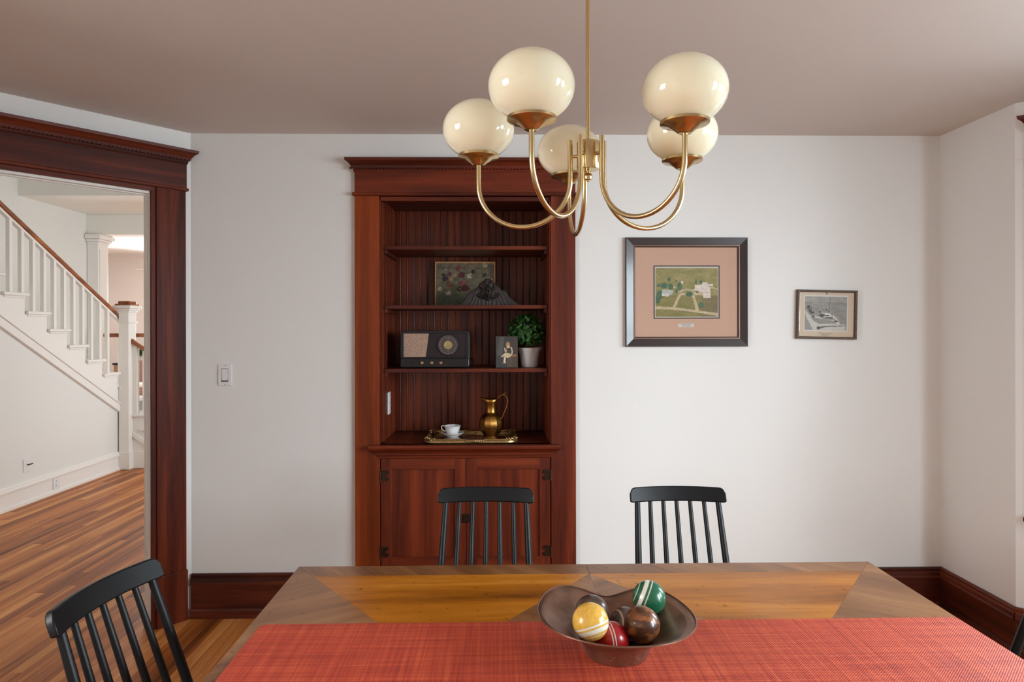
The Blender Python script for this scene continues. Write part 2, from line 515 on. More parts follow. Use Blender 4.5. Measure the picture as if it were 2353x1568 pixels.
wall('wall_right_bay_near', (BAYX, BY0+BD), (XR, BY0), (-0.7071, 0.7071), ZC, M['wall'], [(0.155, 0.795, 0.66, 2.30)],
     label='angled bay wall with a window beside the camera')
wall('wall_right_near', (XR, BY0), (XR, YF), (-1, 0), ZC, M['wall'], label='short off white wall stub beside the camera')
tag(MB().prism([(XL-0.1, YF-0.1), (XR+0.12, YF-0.1), (XR+0.12, BY0-0.05), (BAYX+0.12, BY0+BD-0.05), (BAYX+0.12, BY1-BD+0.05), (XR+0.12, BY1+0.05), (XR+0.12, YB+0.1),
                (AX-0.05, YB+0.1), (AEND[0]-0.1, AEND[1]+0.1)], 'z', ZC, ZC+0.12).build('ceiling', M['ceiling']),
    'smooth taupe grey ceiling above the brass chandelier', 'ceiling', kind='structure')

# ---- floor: slab with separate oak strips
floor = tag(MB().box(-9.2, 3.4, -0.8, 15.0, -0.10, -0.014).build('floor', M['subfloor']), 'narrow strip hardwood floor running through dining room and stair hall', 'floor', kind='structure')
unit = MB().box(-0.5, 0.5, -0.5, 0.5, -0.012, 0.0).build('plank', M['floor'], floor, 0)
unit_mesh = unit.data
bpy.data.objects.remove(unit, do_unlink=True)
PW = 0.0572
planks = []
cx = -4.36
while cx < 3.15:
    y = -0.6 - random.random()*1.0
    while y < 8.6:
        ln = 0.7 + random.random()*1.1
        y1 = min(y + ln, 8.6)
        if y1 > -0.6: planks.append((cx, y, y1))
        y = y1
    cx += PW
def seen(p):
    x, y0, y1 = p
    best = 0
    for k in range(5):
        y = y0 + (y1-y0)*k/4
        if y < 0.6: continue
        u = 1147 + 1530*x/y; v = 755 + 1530*1.55/y
        if v > 1640 or v < 1070: continue
        hall = -40 < u < 345 and y > 3.3 and x < -1.6 and x > -4.25
        dine = -40 < u < 680 and x < -0.45 and (x > -1.75 or y < 3.7)
        if hall or dine: best = max(best, 1/y)
    return best
vis = sorted([p for p in planks if seen(p) > 0], key=lambda p: -seen(p)*(p[2]-p[1]))
chosen = set(vis[:300])
restb = MB()
for p in planks:
    x, y0, y1 = p
    if p in chosen:
        o = bpy.data.objects.new('plank', unit_mesh); COL.objects.link(o)
        o.parent = floor
        o.location = (x, (y0+y1)/2, random.uniform(-0.0006, 0.0004))
        o.scale = (PW-0.0006, (y1-y0)-0.0008, 1)
    else:
        restb.box(x-PW/2+0.0003, x+PW/2-0.0003, y0+0.0004, y1-0.0004, -0.012, 0)
tag(restb.build('plank_field', M['floor'], floor), None, kind='stuff')
tag(MB().box(-9.1, -3.2, 8.62, 14.9, -0.013, -0.001).build('living_room_boards', M['floor'], floor), None, kind='stuff')
# ---- baseboards (board + cap moulding + shoe moulding)
def baseboard(name, p0, p1, out, wood_mat, label):
    b = MB().sweep([(0, 0), (0.020, 0), (0.020, 0.172), (0.016, 0.178), (0, 0.178)], p0, p1, out).build(name, wood_mat)
    tag(b, label, 'baseboard', kind='structure')
    MB().sweep([(0, 0.178), (0.030, 0.178), (0.031, 0.186), (0.026, 0.192), (0.024, 0.210), (0.016, 0.216), (0.018, 0.226), (0.012, 0.234), (0, 0.234)], p0, p1, out).build('cap_moulding', wood_mat, b)
    MB().sweep([(0.020, 0), (0.034, 0), (0.034, 0.040), (0.028, 0.052), (0.020, 0.054)], p0, p1, out).build('shoe_moulding', wood_mat, b)
    return b
baseboard('baseboard_back_left', (-1.655, YB), (-0.785, YB), (0, -1), M['mah_dx'], 'dark mahogany baseboard between doorway and bookcase')
baseboard('baseboard_back_right', (0.422, YB), (XR, YB), (0, -1), M['mah_dx'], 'dark mahogany baseboard right of the bookcase')
baseboard('baseboard_right', (XR, YB), (XR, BY1-0.012), (-1, 0), M['mah_dy'], 'dark mahogany baseboard along the short right wall stub')
baseboard('baseboard_bay', (XR, BY1), (BAYX, BY1-BD), (-0.7071, -0.7071), M['mah_dy'], 'dark mahogany baseboard under the bay window')

# ---- mahogany casing of the angled doorway
cas = thing('trim_1', (AX+AU[0]*0.78, AY+AU[1]*0.78, 0), 'dark mahogany door casing with wide header around the doorway', 'door casing', kind='structure')
for s0, s1 in ((0.035, 0.183), (1.38, 1.528)):
    MB(FA).box(s0, s1, -0.022, 0, 0.268, 2.285).build('casing_board', M['mah_dz'], cas, 0.002)
    MB(FA).box(s0-0.006, s1+0.004, -0.027, 0, 0, 0.268).build('plinth_block', M['mah_dz'], cas, 0.003)
MB(FA).box(0.022, 1.54, -0.034, 0, 2.284, 2.300).build('bead_strip', M['mah_r'], cas, 0.005)
MB(FA).box(0.030, 1.533, -0.022, 0, 2.300, 2.440).build('header_board', M['mah_r'], cas, 0.001)
cprof = [(0, 2.425), (0.022, 2.425), (0.028, 2.436), (0.028, 2.444), (0.036, 2.448), (0.040, 2.460), (0.052, 2.476), (0.066, 2.486), (0.068, 2.500), (0, 2.500)]
def miter_cornice(b, Fm, s0, s1, prof):
    n = len(prof); vs = []
    for s, sg in ((s0, -1), (s1, 1)):
        for d, z in prof: vs.append(Fm @ Vector((s + sg*(d-0.022), -d, z)))
    fs = [tuple(range(n))[::-1], tuple(range(n, 2*n))] + [(i, (i+1) % n, n+(i+1) % n, n+i) for i in range(n)]
    b.add(vs, fs)
    return b
miter_cornice(MB(), FA, 0.030, 1.533, cprof).build('cornice', M['mah_r'], cas)
def dentils(b, Fm, s0, s1, z, step, depth):
    s = s0
    while s < s1:
        b.M = Fm
        b.box(s, s+step*0.55, -depth-0.006, -depth+0.004, z-0.005, z+0.005)
        s += step
    return b
tag(dentils(MB(), FA, 0.02, 1.54, 2.449, 0.018, 0.034).build('bead_row', M['mah_r'], cas), None, kind='stuff')
for s0, s1 in ((0.183, 0.205), (1.358, 1.38)):
    MB(FA).box(s0, s1, -0.012, 0.004, 0, 2.275).build('door_stop', M['mah_dz'], cas)
MB(FA).box(0.183, 1.38, -0.012, 0.004, 2.262, 2.285).build('door_stop', M['mah_r'], cas)
jam = thing('door_1', (AX+AU[0]*0.78, AY+AU[1]*0.78, 0), 'white painted door jamb lining the open doorway', 'door jamb', kind='structure')
MB(FA).box(0.200, 0.208, 0.004, 0.078, 0, 2.262).build('jamb_lining', M['trim_white'], jam)
MB(FA).box(0.198, 0.213, 0.028, 0.046, 0, 2.25).build('jamb_stop', M['trim_white'], jam, 0.003)
MB(FA).box(1.352, 1.364, 0.004, 0.078, 0, 2.262).build('jamb_lining', M['trim_white'], jam)
MB(FA).box(0.200, 1.364, 0.004, 0.078, 2.250, 2.266).build('head_lining', M['trim_white'], jam)
MB(FA).box(0.208, 1.352, 0.028, 0.046, 2.243, 2.25).build('head_stop', M['trim_white'], jam, 0.003)

# ---- windows with casing, sashes and panes
def window(name, p0, d, into, s0, s1, z0, z1, label, horn=0.10):
    Fm = frame(p0, d, (-into[0], -into[1]))
    c = Fm @ Vector(((s0+s1)/2, 0, z0))
    w = thing(name, tuple(c), label, 'window', kind='structure')
    cw = 0.11
    for a, b in ((s0-cw, s0), (s1, s1+cw)):
        MB(Fm).box(a, b, -0.022, 0, z0-0.005, z1).build('side_casing', M['mah_dz'], w, 0.002)
    MB(Fm).box(s0-cw-0.002, s1+cw+0.002, -0.022, 0, z1+0.012, z1+0.145).build('head_casing', M['mah_dy'], w, 0.002)
    MB(Fm).box(s0-cw-0.012, s1+cw+0.012, -0.034, 0, z1, z1+0.012).build('bead_strip', M['mah_dy'], w, 0.004)
    cp = [(d_, z - 2.425 + z1 + 0.13) for d_, z in cprof]
    miter_cornice(MB(), Fm, s0-cw, s1+cw, cp).build('cornice', M['mah_dy'], w)
    MB(Fm).box(s0-cw-0.027, s1+cw+0.027, -0.06, 0.04, z0-0.03, z0-0.005).build('stool', M['mah_dy'], w, 0.008)
    MB(Fm).box(s0-cw+0.01, s1+cw-0.01, -0.02, 0, z0-0.12, z0-0.03).build('apron', M['mah_dy'], w, 0.002)
    zm = (z0+z1)/2
    for a, b, yy in ((z0, zm+0.02, 0.05), (zm-0.02, z1, 0.085)):
        sash = MB(Fm)
        sash.box(s0, s0+0.045, yy, yy+0.03, a, b); sash.box(s1-0.045, s1, yy, yy+0.03, a, b)
        sash.box(s0+0.045, s1-0.045, yy, yy+0.03, a, a+0.05); sash.box(s0+0.045, s1-0.045, yy, yy+0.03, b-0.04, b)
        so = sash.build('sash', M['mah_dz'], w)
        MB(Fm).box(s0+0.045, s1-0.045, yy+0.013, yy+0.017, a+0.05, b-0.04).build('pane', M['pane'], so)
    return w
K = 0.7071
window('window_1', (XR, BY1), (1, -1), (-K, -K), 0.17, 0.795, 0.68, 2.322, 'mahogany cased bay window at the right edge of the room')
window('window_2', (BAYX, BY1-BD), (0, -1), (-1, 0), 0.12, 0.77, 0.68, 2.30, 'mahogany cased front bay window nearer the back wall')
window('window_3', (BAYX, BY1-BD), (0, -1), (-1, 0), 0.87, 1.52, 0.68, 2.30, 'mahogany cased front bay window nearer the camera')
window('window_4', (BAYX, BY0+BD), (-1, -1), (-K, K), 0.155, 0.795, 0.68, 2.30, 'mahogany cased angled bay window beside the camera')
window('window_5_added', AEND, (0, -1), (1, 0), AEND[1]-1.15, AEND[1]+0.15, 0.78, 2.25, 'added wide mahogany cased window on the unseen left wall beside the camera')  # unseen opening, added so light can enter from the left

# ================================================================== STAIR HALL
SX = -4.20                    # outer face of the stair
WX = -5.20                    # stairwell wall
def wbox(name, args, mat, label, kind='structure', cat='wall'):
    return tag(MB().box(*args).build(name, mat), label, cat, kind=kind)
wbox('wall_stairwell', (WX-0.12, WX, 1.0, 8.72, 0, 4.2), M['wall_white'], 'pale grey stairwell wall behind the white balusters')
wbox('wall_hall_near', (WX, XL-0.12, 1.0, 1.12, 0, 4.2), M['wall_white'], 'white hall wall near the dining room')
wbox('wall_hall_right', (-0.82, -0.70, 4.2, 5.65, 0, 4.2), M['wall_white'], 'white hall wall behind the bookcase')
wbox('wall_hall_right_far', (-0.82, -0.70, 8.15, 14.6, 0, 4.2), M['wall_white'], 'white hall wall beyond the added entrance doors')
wbox('wall_hall_right_top', (-0.82, -0.70, 5.65, 8.15, 2.95, 4.2), M['wall_white'], 'white hall wall above the added entrance doors')
wbox('wall_hall_back', (-1.75, -0.82, 4.20, 4.30, 0, 4.2), M['wall_white'], 'white hall wall on the back of the bookcase niche')
wbox('wall_hall_upper', (WX, -0.7, 1.0, 3.55, 2.73, 2.85), M['ceiling_white'], 'hall ceiling slab over the dining room side')
tag(MB().box(WX-0.1, -0.6, 0.9, 7.30, 3.95, 4.1).build('ceiling_hall', M['ceiling_white']), 'off white ceiling high above the stairwell', 'ceiling', kind='structure')
tag(MB().box(WX, -0.82, 7.30, 8.55, 3.0, 3.95).build('ceiling_landing', M['ceiling_white']), 'off white lowered ceiling and beam over the stair landing', 'ceiling', kind='structure')
tag(MB().box(WX, -0.82, 8.50, 8.72, 2.745, 3.0).build('trim_2', M['ceiling_white'], None, 0.004), 'off white header beam over the living room opening', 'beam', kind='structure')
# wall under the stair with white baseboard
tag(MB().prism([(4.2, 0), (7.56, 0), (7.56, 0.60), (4.2, 2.40)], 'x', SX-0.08, SX-0.012).build('wall_under_stair', M['wall_white']), 'white wall under the rising stair flight', 'wall', kind='structure')
def white_base(name, p0, p1, out, label):
    b = MB().sweep([(0, 0), (0.016, 0), (0.016, 0.150), (0, 0.150)], p0, p1, out).build(name, M['trim_white'])
    tag(b, label, 'baseboard', kind='structure')
    MB().sweep([(0, 0.150), (0.030, 0.150), (0.032, 0.166), (0.022, 0.176), (0.020, 0.192), (0.010, 0.202), (0, 0.202)], p0, p1, out).build('cap_moulding', M['trim_white'], b)
    MB().sweep([(0.016, 0), (0.034, 0), (0.034, 0.022), (0.016, 0.036)], p0, p1, out).build('shoe_moulding', M['trim_white'], b)
    return b
white_base('baseboard_hall', (SX-0.012, 4.2), (SX-0.012, 7.42), (1, 0), 'white baseboard along the wall under the stair')

st = thing('staircase', (-4.2, 7.4, 0), 'white painted staircase with oak handrail rising past the doorway', 'staircase')
RUN, RISE = 0.287, 0.159
def nos(i): return 7.442 - RUN*i, 1.078 + RISE*i
for i in range(-2, 11):
    y, z = nos(i)
    MB().box(WX, SX+0.028, y-RUN-0.02, y, z-0.030, z).build('tread', M['trim_white'], st, 0.010, segs=3)
    MB().box(WX, SX+0.012, y-RUN+0.0, y-0.028, z-0.046, z-0.030).build('cove_moulding', M['trim_white'], st, 0.004)
    MB().box(WX, SX-0.002, y-0.045, y-0.030, z-RISE, z-0.030).build('riser', M['trim_white'], st)
# stepped string face
poly = []
for i in range(-1, 11):
    y, z = nos(i)
    poly += [(y-0.030, z-RISE-0.03 if i > -1 else z-RISE), (y-0.030, z-0.030)]
y_end = nos(10)[0]-RUN
zb = lambda y: 0.62 + (7.51-y)*0.5345
poly += [(y_end, nos(10)[1]-0.03), (y_end, zb(y_end)), (7.43, zb(7.43))]
MB().prism(poly, 'x', SX-0.02, SX).build('string_board', M['trim_white'], st)
def slope_band(z_off0, z_off1, x0, x1):
    return MB().prism([(7.49, zb(7.49)+z_off0), (7.49, zb(7.49)+z_off1), (4.4, zb(4.4)+z_off1), (4.4, zb(4.4)+z_off0)], 'x', x0, x1)
slope_band(-0.025, 0.055, SX-0.02, SX+0.018).build('string_moulding', M['trim_white'], st, 0.004)
slope_band(0.055, 0.075, SX-0.02, SX+0.030).build('string_bead', M['trim_white'], st, 0.006)
railz = lambda y: 1.715 + (7.44-y)*0.5235
BX = -4.238
for i in range(-1, 10):
    y, z = nos(i)
    for dy in (0.022, 0.166):
        yy = y - dy
        if yy > 7.40: continue
        w = 0.017
        MB().hexa([(BX-w, yy-w, z-0.001), (BX+w, yy-w, z-0.001), (BX+w, yy+w, z-0.001), (BX-w, yy+w, z-0.001)],
                  [(BX-w, yy-w, railz(yy-w)-0.04), (BX+w, yy-w, railz(yy-w)-0.04), (BX+w, yy+w, railz(yy+w)-0.04), (BX-w, yy+w, railz(yy+w)-0.04)]).build('baluster', M['trim_white'], st)
def rail(name, mat, a, b, wdt, h, z_off, bev):
    d = Vector((b[0]-a[0], b[1]-a[1])).normalized(); n = Vector((-d.y, d.x))*wdt/2
    lo = [(a[0]+n.x, a[1]+n.y, a[2]+z_off-h/2), (a[0]-n.x, a[1]-n.y, a[2]+z_off-h/2), (b[0]-n.x, b[1]-n.y, b[2]+z_off-h/2), (b[0]+n.x, b[1]+n.y, b[2]+z_off-h/2)]
    hi = [(p[0], p[1], p[2]+h) for p in lo]
    return MB().hexa(lo, hi).build(name, mat, st, bev, segs=3)
rail('handrail', M['rail'], (BX, 7.54, railz(7.54)), (BX, 4.6, railz(4.6)), 0.062, 0.056, 0.0, 0.018)
rail('rail_fillet', M['trim_white'], (BX, 7.50, railz(7.50)), (BX, 4.6, railz(4.6)), 0.040, 0.024, -0.040, 0.003)
# newel post at the landing
NX, NY = -4.142, 7.50
nw = MB().box(NX-0.055, NX+0.055, NY-0.075, NY+0.075, 0, 1.745).build('newel_post', M['trim_white'], st, 0.004)
for z, e, h in ((1.735, 0.012, 0.02), (1.755, 0.026, 0.024), (1.779, 0.044, 0.034), (1.615, 0.012, 0.022), (0.0, 0.014, 0.19)):
    MB().box(NX-0.055-e, NX+0.055+e, NY-0.075-e, NY+0.075+e, z, z+h).build('collar_moulding' if z > 0 else 'base_wrap', M['trim_white'], nw, 0.006)
MB().box(NX-0.085, NX+0.085, NY-0.10, NY+0.10, 1.813, 1.830).build('cap', M['rail'], nw, 0.005)
MB().box(NX-0.062, NX+0.062, NY-0.078, NY+0.078, 1.830, 1.862).build('cap', M['rail'], nw, 0.008)
# landing and the short flight descending to the right
LZ = 0.605
MB().box(WX, -3.90, 7.47, 8.50, LZ-0.03, LZ).build('landing_board', M['trim_white'], st, 0.010, segs=3)
for k, (x0, x1, z) in enumerate(((-3.995, -3.62, 0.446), (-3.715, -3.35, 0.288), (-3.445, -3.08, 0.130))):
    MB().box(x0, x1, 7.47, 8.48, z-0.03, z).build('tread', M['trim_white'], st, 0.010, segs=3)
    MB().box(x1-0.33, x1-0.03, 7.51, 8.46, 0, z-0.03).build('riser', M['trim_white'], st)
MB().prism([(-4.10, 0.0), (-4.10, LZ-0.03), (-3.93, LZ-0.03), (-3.93, 0.446), (-3.65, 0.446), (-3.65, 0.288), (-3.38, 0.288), (-3.38, 0.13), (-3.11, 0.13), (-3.11, 0)], 'y', 7.505, 7.53).build('string_board', M['trim_white'], st)
MB().prism([(-4.10, 0.365), (-4.10, 0.425), (-3.56, 0.04), (-3.62, 0.02)], 'y', 7.485, 7.51).build('string_moulding', M['trim_white'], st, 0.004)
MB().box(-4.08, -3.55, 7.49, 7.51, 0.0, 0.19).build('base_wrap', M['trim_white'], st, 0.004)
rz2 = lambda x: 1.400 - (x+4.08)*0.66
for x in (-4.062, -3.955, -3.83, -3.69, -3.55, -3.41, -3.27):
    zt = LZ if x < -3.9 else (0.446 if x < -3.62 else (0.288 if x < -3.35 else 0.13))
    w = 0.022 if x > -4.0 else 0.026
    MB().hexa([(x-w, 7.50-w+0.02, zt), (x+w, 7.50-w+0.02, zt), (x+w, 7.50+w+0.02, zt), (x-w, 7.50+w+0.02, zt)],
              [(x-w, 7.50-w+0.02, rz2(x-w)), (x+w, 7.50-w+0.02, rz2(x+w)), (x+w, 7.50+w+0.02, rz2(x+w)), (x-w, 7.50+w+0.02, rz2(x-w))]).build('baluster', M['trim_white'], st)
rail('handrail', M['rail'], (-4.10, 7.50, rz2(-4.10)), (-3.16, 7.50, rz2(-3.16)), 0.062, 0.056, 0.012, 0.018)
nw2 = MB().box(-3.17, -3.03, 7.43, 7.57, 0, 1.05).build('newel_post', M['trim_white'], st, 0.004)
MB().box(-3.20, -3.00, 7.40, 7.60, 1.05, 1.08).build('cap', M['rail'], nw2, 0.006)
# rail on the far side of the landing
rail('handrail', M['rail'], (-4.94, 8.42, 1.475), (-3.90, 8.42, 1.475), 0.05, 0.05, 0.0, 0.014)
for k in range(7):
    x = -4.90 + k*0.155
    MB().box(x-0.016, x+0.016, 8.405, 8.437, LZ, 1.45).build('baluster', M['trim_white'], st)

# pilaster of the living room opening
col_ = thing('trim_3', (-5.13, 8.6, 0), 'white panelled pilaster beside the living room opening', 'pilaster', kind='structure')
MB().box(-5.195, -5.06, 8.50, 8.72, 0, 2.64).build('shaft', M['trim_white'], col_, 0.003)
MB().box(-5.06, -5.052, 8.53, 8.69, 0.7, 2.56).build('raised_panel', M['trim_white'], col_, 0.003)
for z, e, h in ((2.63, 0.015, 0.03), (2.66, 0.035, 0.03), (2.69, 0.06, 0.055)):
    MB().box(-5.195-min(e, 0.0), -5.06+e, 8.50-e, 8.72+e, z, z+h).build('capital', M['trim_white'], col_, 0.008)

# ---- living room beyond
wall('wall_living_back', (-9.2, 14.6), (-0.7, 14.6), (0, -1), 3.2, M['wall_pink'], [(2.15, 4.55, 0.75, 2.70)], label='pale pink beige far wall of the living room')
wbox('wall_living_left', (-9.2, -9.08, 8.6, 14.6, 0, 3.2), M['wall_pink'], 'pale beige side wall of the living room')
wbox('wall_living_near', (-9.2, WX-0.12, 8.60, 8.72, 0, 3.2), M['wall_pink'], 'living room wall behind the stairwell')
tag(MB().box(-9.2, -0.7, 8.55, 14.7, 3.17, 3.3).build('ceiling_living', M['ceiling_white']), 'bright white living room ceiling', 'ceiling', kind='structure')
tag(MB().sweep([(0, 3.05), (0.02, 3.05), (0.03, 3.09), (0.07, 3.13), (0.07, 3.17), (0, 3.17)], (-9.08, 14.6), (-0.8, 14.6), (0, -1)).build('trim_4', M['wall_pink']), 'crown moulding on the far living room wall', 'crown moulding', kind='structure')
dl = thing('window_6_added', (-7.2, 14.6, 0), 'added window under the white head casing on the far living room wall', 'window', kind='structure')  # opening, sashes and panes added out of view to light the living room
MB().box(-7.86, -4.4, 14.54, 14.6, 2.82, 2.86).build('head_casing', M['trim_white'], dl, 0.004)
for x0, x1 in ((-7.05, -6.27), (-6.24, -5.46), (-5.43, -4.65)):
    so = MB().box(x0, x0+0.05, 14.64, 14.68, 0.75, 2.70).box(x1-0.05, x1, 14.64, 14.68, 0.75, 2.70).box(x0+0.05, x1-0.05, 14.64, 14.68, 0.75, 0.81).box(x0+0.05, x1-0.05, 14.64, 14.68, 2.64, 2.70).build('sash', M['trim_white'], dl)
    MB().box(x0+0.05, x1-0.05, 14.658, 14.662, 0.81, 2.64).build('pane', M['pane'], so)
fd = thing('door_2_added', (-0.76, 6.9, 0), 'added white glazed entrance doors letting light into the stair hall', 'door', kind='structure')  # unseen doors, added to explain the light on the stair
for y0, y1 in ((5.65, 6.48), (6.48, 7.32), (7.32, 8.15)):
    so = MB().box(-0.78, -0.74, y0, y0+0.07, 0, 2.95).box(-0.78, -0.74, y1-0.07, y1, 0, 2.95).box(-0.78, -0.74, y0+0.07, y1-0.07, 0, 0.35).box(-0.78, -0.74, y0+0.07, y1-0.07, 2.83, 2.95).build('leaf', M['trim_white'], fd)
    MB().box(-0.762, -0.758, y0+0.07, y1-0.07, 0.35, 2.83).build('pane', M['pane'], so)

# ================================================================== BUILT-IN BOOKCASE
bk = thing('built_in_bookcase', (-0.18, 3.6, 0), 'tall mahogany built-in bookcase with open shelves above two cupboard doors', 'bookcase')
FY = 3.598                                   # face of the casing
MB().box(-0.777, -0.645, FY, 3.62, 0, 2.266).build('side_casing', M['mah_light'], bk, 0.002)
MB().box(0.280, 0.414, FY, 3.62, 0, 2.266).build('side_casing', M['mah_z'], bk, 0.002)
MB().box(-0.790, 0.428, FY-0.014, 3.62, 2.266, 2.284).build('bead_strip', M['mah_x'], bk, 0.006)
MB().box(-0.777, 0.414, FY, 3.62, 2.284, 2.412).build('frieze_board', M['mah_x'], bk, 0.001)
bprof = [(0, 2.388), (0.022, 2.388), (0.027, 2.398), (0.027, 2.408), (0.036, 2.412), (0.040, 2.426), (0.052, 2.440), (0.066, 2.449), (0.068, 2.463), (0, 2.463)]
FB = frame((0, YB), (1, 0), (0, 1))
miter_cornice(MB(), FB, -0.777, 0.414, bprof).build('cornice', M['mah_x'], bk)
tag(dentils(MB(), FB, -0.80, 0.437, 2.412, 0.0185, 0.034).build('bead_row', M['mah_x'], bk), None, kind='stuff')
# niche carcass
MB().box(-0.665, -0.645, 3.62, NYB+0.02, 0, 2.29).build('carcass_side', M['mah_dz'], bk)
MB().box(0.280, 0.300, 3.62, NYB+0.02, 0, 2.29).build('carcass_side', M['mah_dz'], bk)
MB().box(-0.645, 0.280, NYB, NYB+0.02, 0, 2.29).build('carcass_back', M['mah_dx'], bk)
MB().box(-0.645, 0.280, 3.62, NYB, 2.262, 2.28).build('carcass_top', M['mah_dx'], bk)
MB().box(-0.645, -0.637, FY+0.006, 3.66, 0.93, 2.262).build('inner_stop', M['mah_dz'], bk, 0.002)
MB().box(0.272, 0.280, FY+0.006, 3.66, 0.93, 2.262).build('inner_stop', M['mah_dz'], bk, 0.002)
MB().box(-0.645, 0.280, FY+0.006, 3.66, 2.240, 2.262).build('inner_stop', M['mah_dx'], bk, 0.002)

# beaded boards: flat with a bead along one edge and a gap to the next
def bead_board(w, z0, z1, to_world):
    h = 0.004
    prof = [(0.0006, h), (0.0006, -0.006), (0.001, -0.008), (w-0.0095, -0.008), (w-0.0085, -0.0045), (w-0.0075, -0.0045), (w-0.0065, -0.0078), (w-0.0045, -0.0088), (w-0.0025, -0.0078), (w-0.0012, -0.0045), (w-0.0012, h)]
    b = MB()
    n = len(prof)
    vs = [to_world(p[0], p[1], z) for z in (z0, z1) for p in prof]
    b.add(vs, [tuple(range(n))[::-1], tuple(range(n, 2*n))] + [(i, (i+1) % n, n+(i+1) % n, n+i) for i in range(n)])
    return b
nb = 22
bw = (0.272+0.637)/nb
for k in range(nb):
    x0 = -0.637 + bw*k
    bead_board(bw, 0.93, 2.262, lambda s, d, z, x0=x0: (x0+s, NYB-0.006+d, z)).build('bead_board', M['bead'], bk)
ns = 10
sw = (NYB-0.012-3.66)/ns
for k in range(ns):
    y0 = 3.66 + sw*k
    bead_board(sw, 0.93, 2.262, lambda s, d, z, y0=y0: (-0.640-d, y0+s, z)).build('bead_board', M['bead'], bk)
    bead_board(sw, 0.93, 2.262, lambda s, d, z, y0=y0: (0.275+d, y0+s, z)).build('bead_board', M['bead'], bk)
SH = (2.003, 1.679, 1.330)
for z in SH:
    MB().box(-0.629, 0.264, 3.655, NYB-0.014, z-0.021, z).build('shelf', M['mah_dx'], bk, 0.002)
    MB().box(-0.631, -0.615, 3.665, NYB-0.02, z-0.044, z-0.021).build('shelf_cleat', M['mah_dy'], bk, 0.002)
    MB().box(0.250, 0.266, 3.665, NYB-0.02, z-0.044, z-0.021).build('shelf_cleat', M['mah_dy'], bk, 0.002)
# counter: boards running front to back, edge moulding
CZ = 0.926
cb = [-0.637, -0.50, -0.35, -0.20, -0.05, 0.10, 0.272]
for a, b in zip(cb[:-1], cb[1:]):
    MB().box(a+0.0005, b-0.0005, 3.585, NYB-0.008, CZ-0.022, CZ).build('counter_board', M['mah_dy'], bk, 0.0012)
kprof = [(0, CZ-0.075), (0.024, CZ-0.075), (0.026, CZ-0.062), (0.032, CZ-0.056), (0.032, CZ-0.048), (0.042, CZ-0.036), (0.056, CZ-0.026), (0.064, CZ-0.022), (0.068, CZ-0.012), (0.064, CZ-0.002), (0.058, CZ), (0, CZ)]
miter_cornice(MB(), FB, -0.655, 0.290, kprof).build('counter_moulding', M['mah_x'], bk)
# cupboard doors
MB().box(-0.645, 0.280, FY+0.004, 3.62, 0.0, 0.205).build('base_rail', M['mah_x'], bk, 0.002)
MB().box(-0.645, 0.280, 3.64, 3.65, 0.205, 0.86).build('cupboard_back', M['mah_dx'], bk)
def cup_door(x0, x1, hinge_left):
    z0, z1 = 0.210, 0.848
    sl = 0.058
    d = MB().box(x0+sl-0.004, x1-sl+0.004, FY+0.016, FY+0.026, z0+0.10, z1-0.056).build('door', M['mah_z'], bk)
    d.name = 'door'
    MB().box(x0, x0+sl, FY+0.006, FY+0.028, z0, z1).build('stile', M['mah_z'], d, 0.0015)
    MB().box(x1-sl, x1, FY+0.006, FY+0.028, z0, z1).build('stile', M['mah_z'], d, 0.0015)
    MB().box(x0+sl, x1-sl, FY+0.006, FY+0.028, z1-0.060, z1).build('rail', M['mah_x'], d, 0.0015)
    MB().box(x0+sl, x1-sl, FY+0.006, FY+0.028, z0, z0+0.104).build('rail', M['mah_x'], d, 0.0015)
    s = 1 if hinge_left else -1
    xh = x0 if hinge_left else x1
    for zc in (0.756, 0.345):
        h = MB()
        h.tube([(xh-s*0.003, FY+0.001, zc-0.030), (xh-s*0.003, FY+0.001, zc+0.030)], 0.0045, 8)
        out = [(xh, zc-0.026), (xh+s*0.018, zc-0.026), (xh+s*0.030, zc-0.030), (xh+s*0.043, zc-0.020), (xh+s*0.040, zc-0.008), (xh+s*0.026, zc-0.006),
               (xh+s*0.026, zc+0.006), (xh+s*0.040, zc+0.008), (xh+s*0.043, zc+0.020), (xh+s*0.030, zc+0.030), (xh+s*0.018, zc+0.026), (xh, zc+0.026)]
        h.prism(out, 'y', FY+0.0025, FY+0.006)
        for dz in (-0.017, 0.017):
            h.lathe([(0.006, 0), (0.005, -0.0025), (0.0001, -0.003)], (0, 0, 0), 10)
            b = len(h.v) - 30
            for q in range(b, len(h.v)):
                v = h.v[q]; h.v[q] = Vector((xh+s*0.033+v.x, FY+0.0025+v.z, zc+dz+v.y))
        h.build('hinge', M['iron'], d)
    return d
d1 = cup_door(-0.640, -0.183, True)
d2 = cup_door(-0.180, 0.275, False)
la = MB()
la.box(-0.204, -0.168, FY+0.001, FY+0.006, 0.500, 0.548); la.box(-0.196, -0.176, FY-0.006, FY+0.002, 0.514, 0.534); la.box(-0.166, -0.156, FY+0.001, FY+0.006, 0.503, 0.545)
la.build('latch', M['iron'], bk, 0.002)

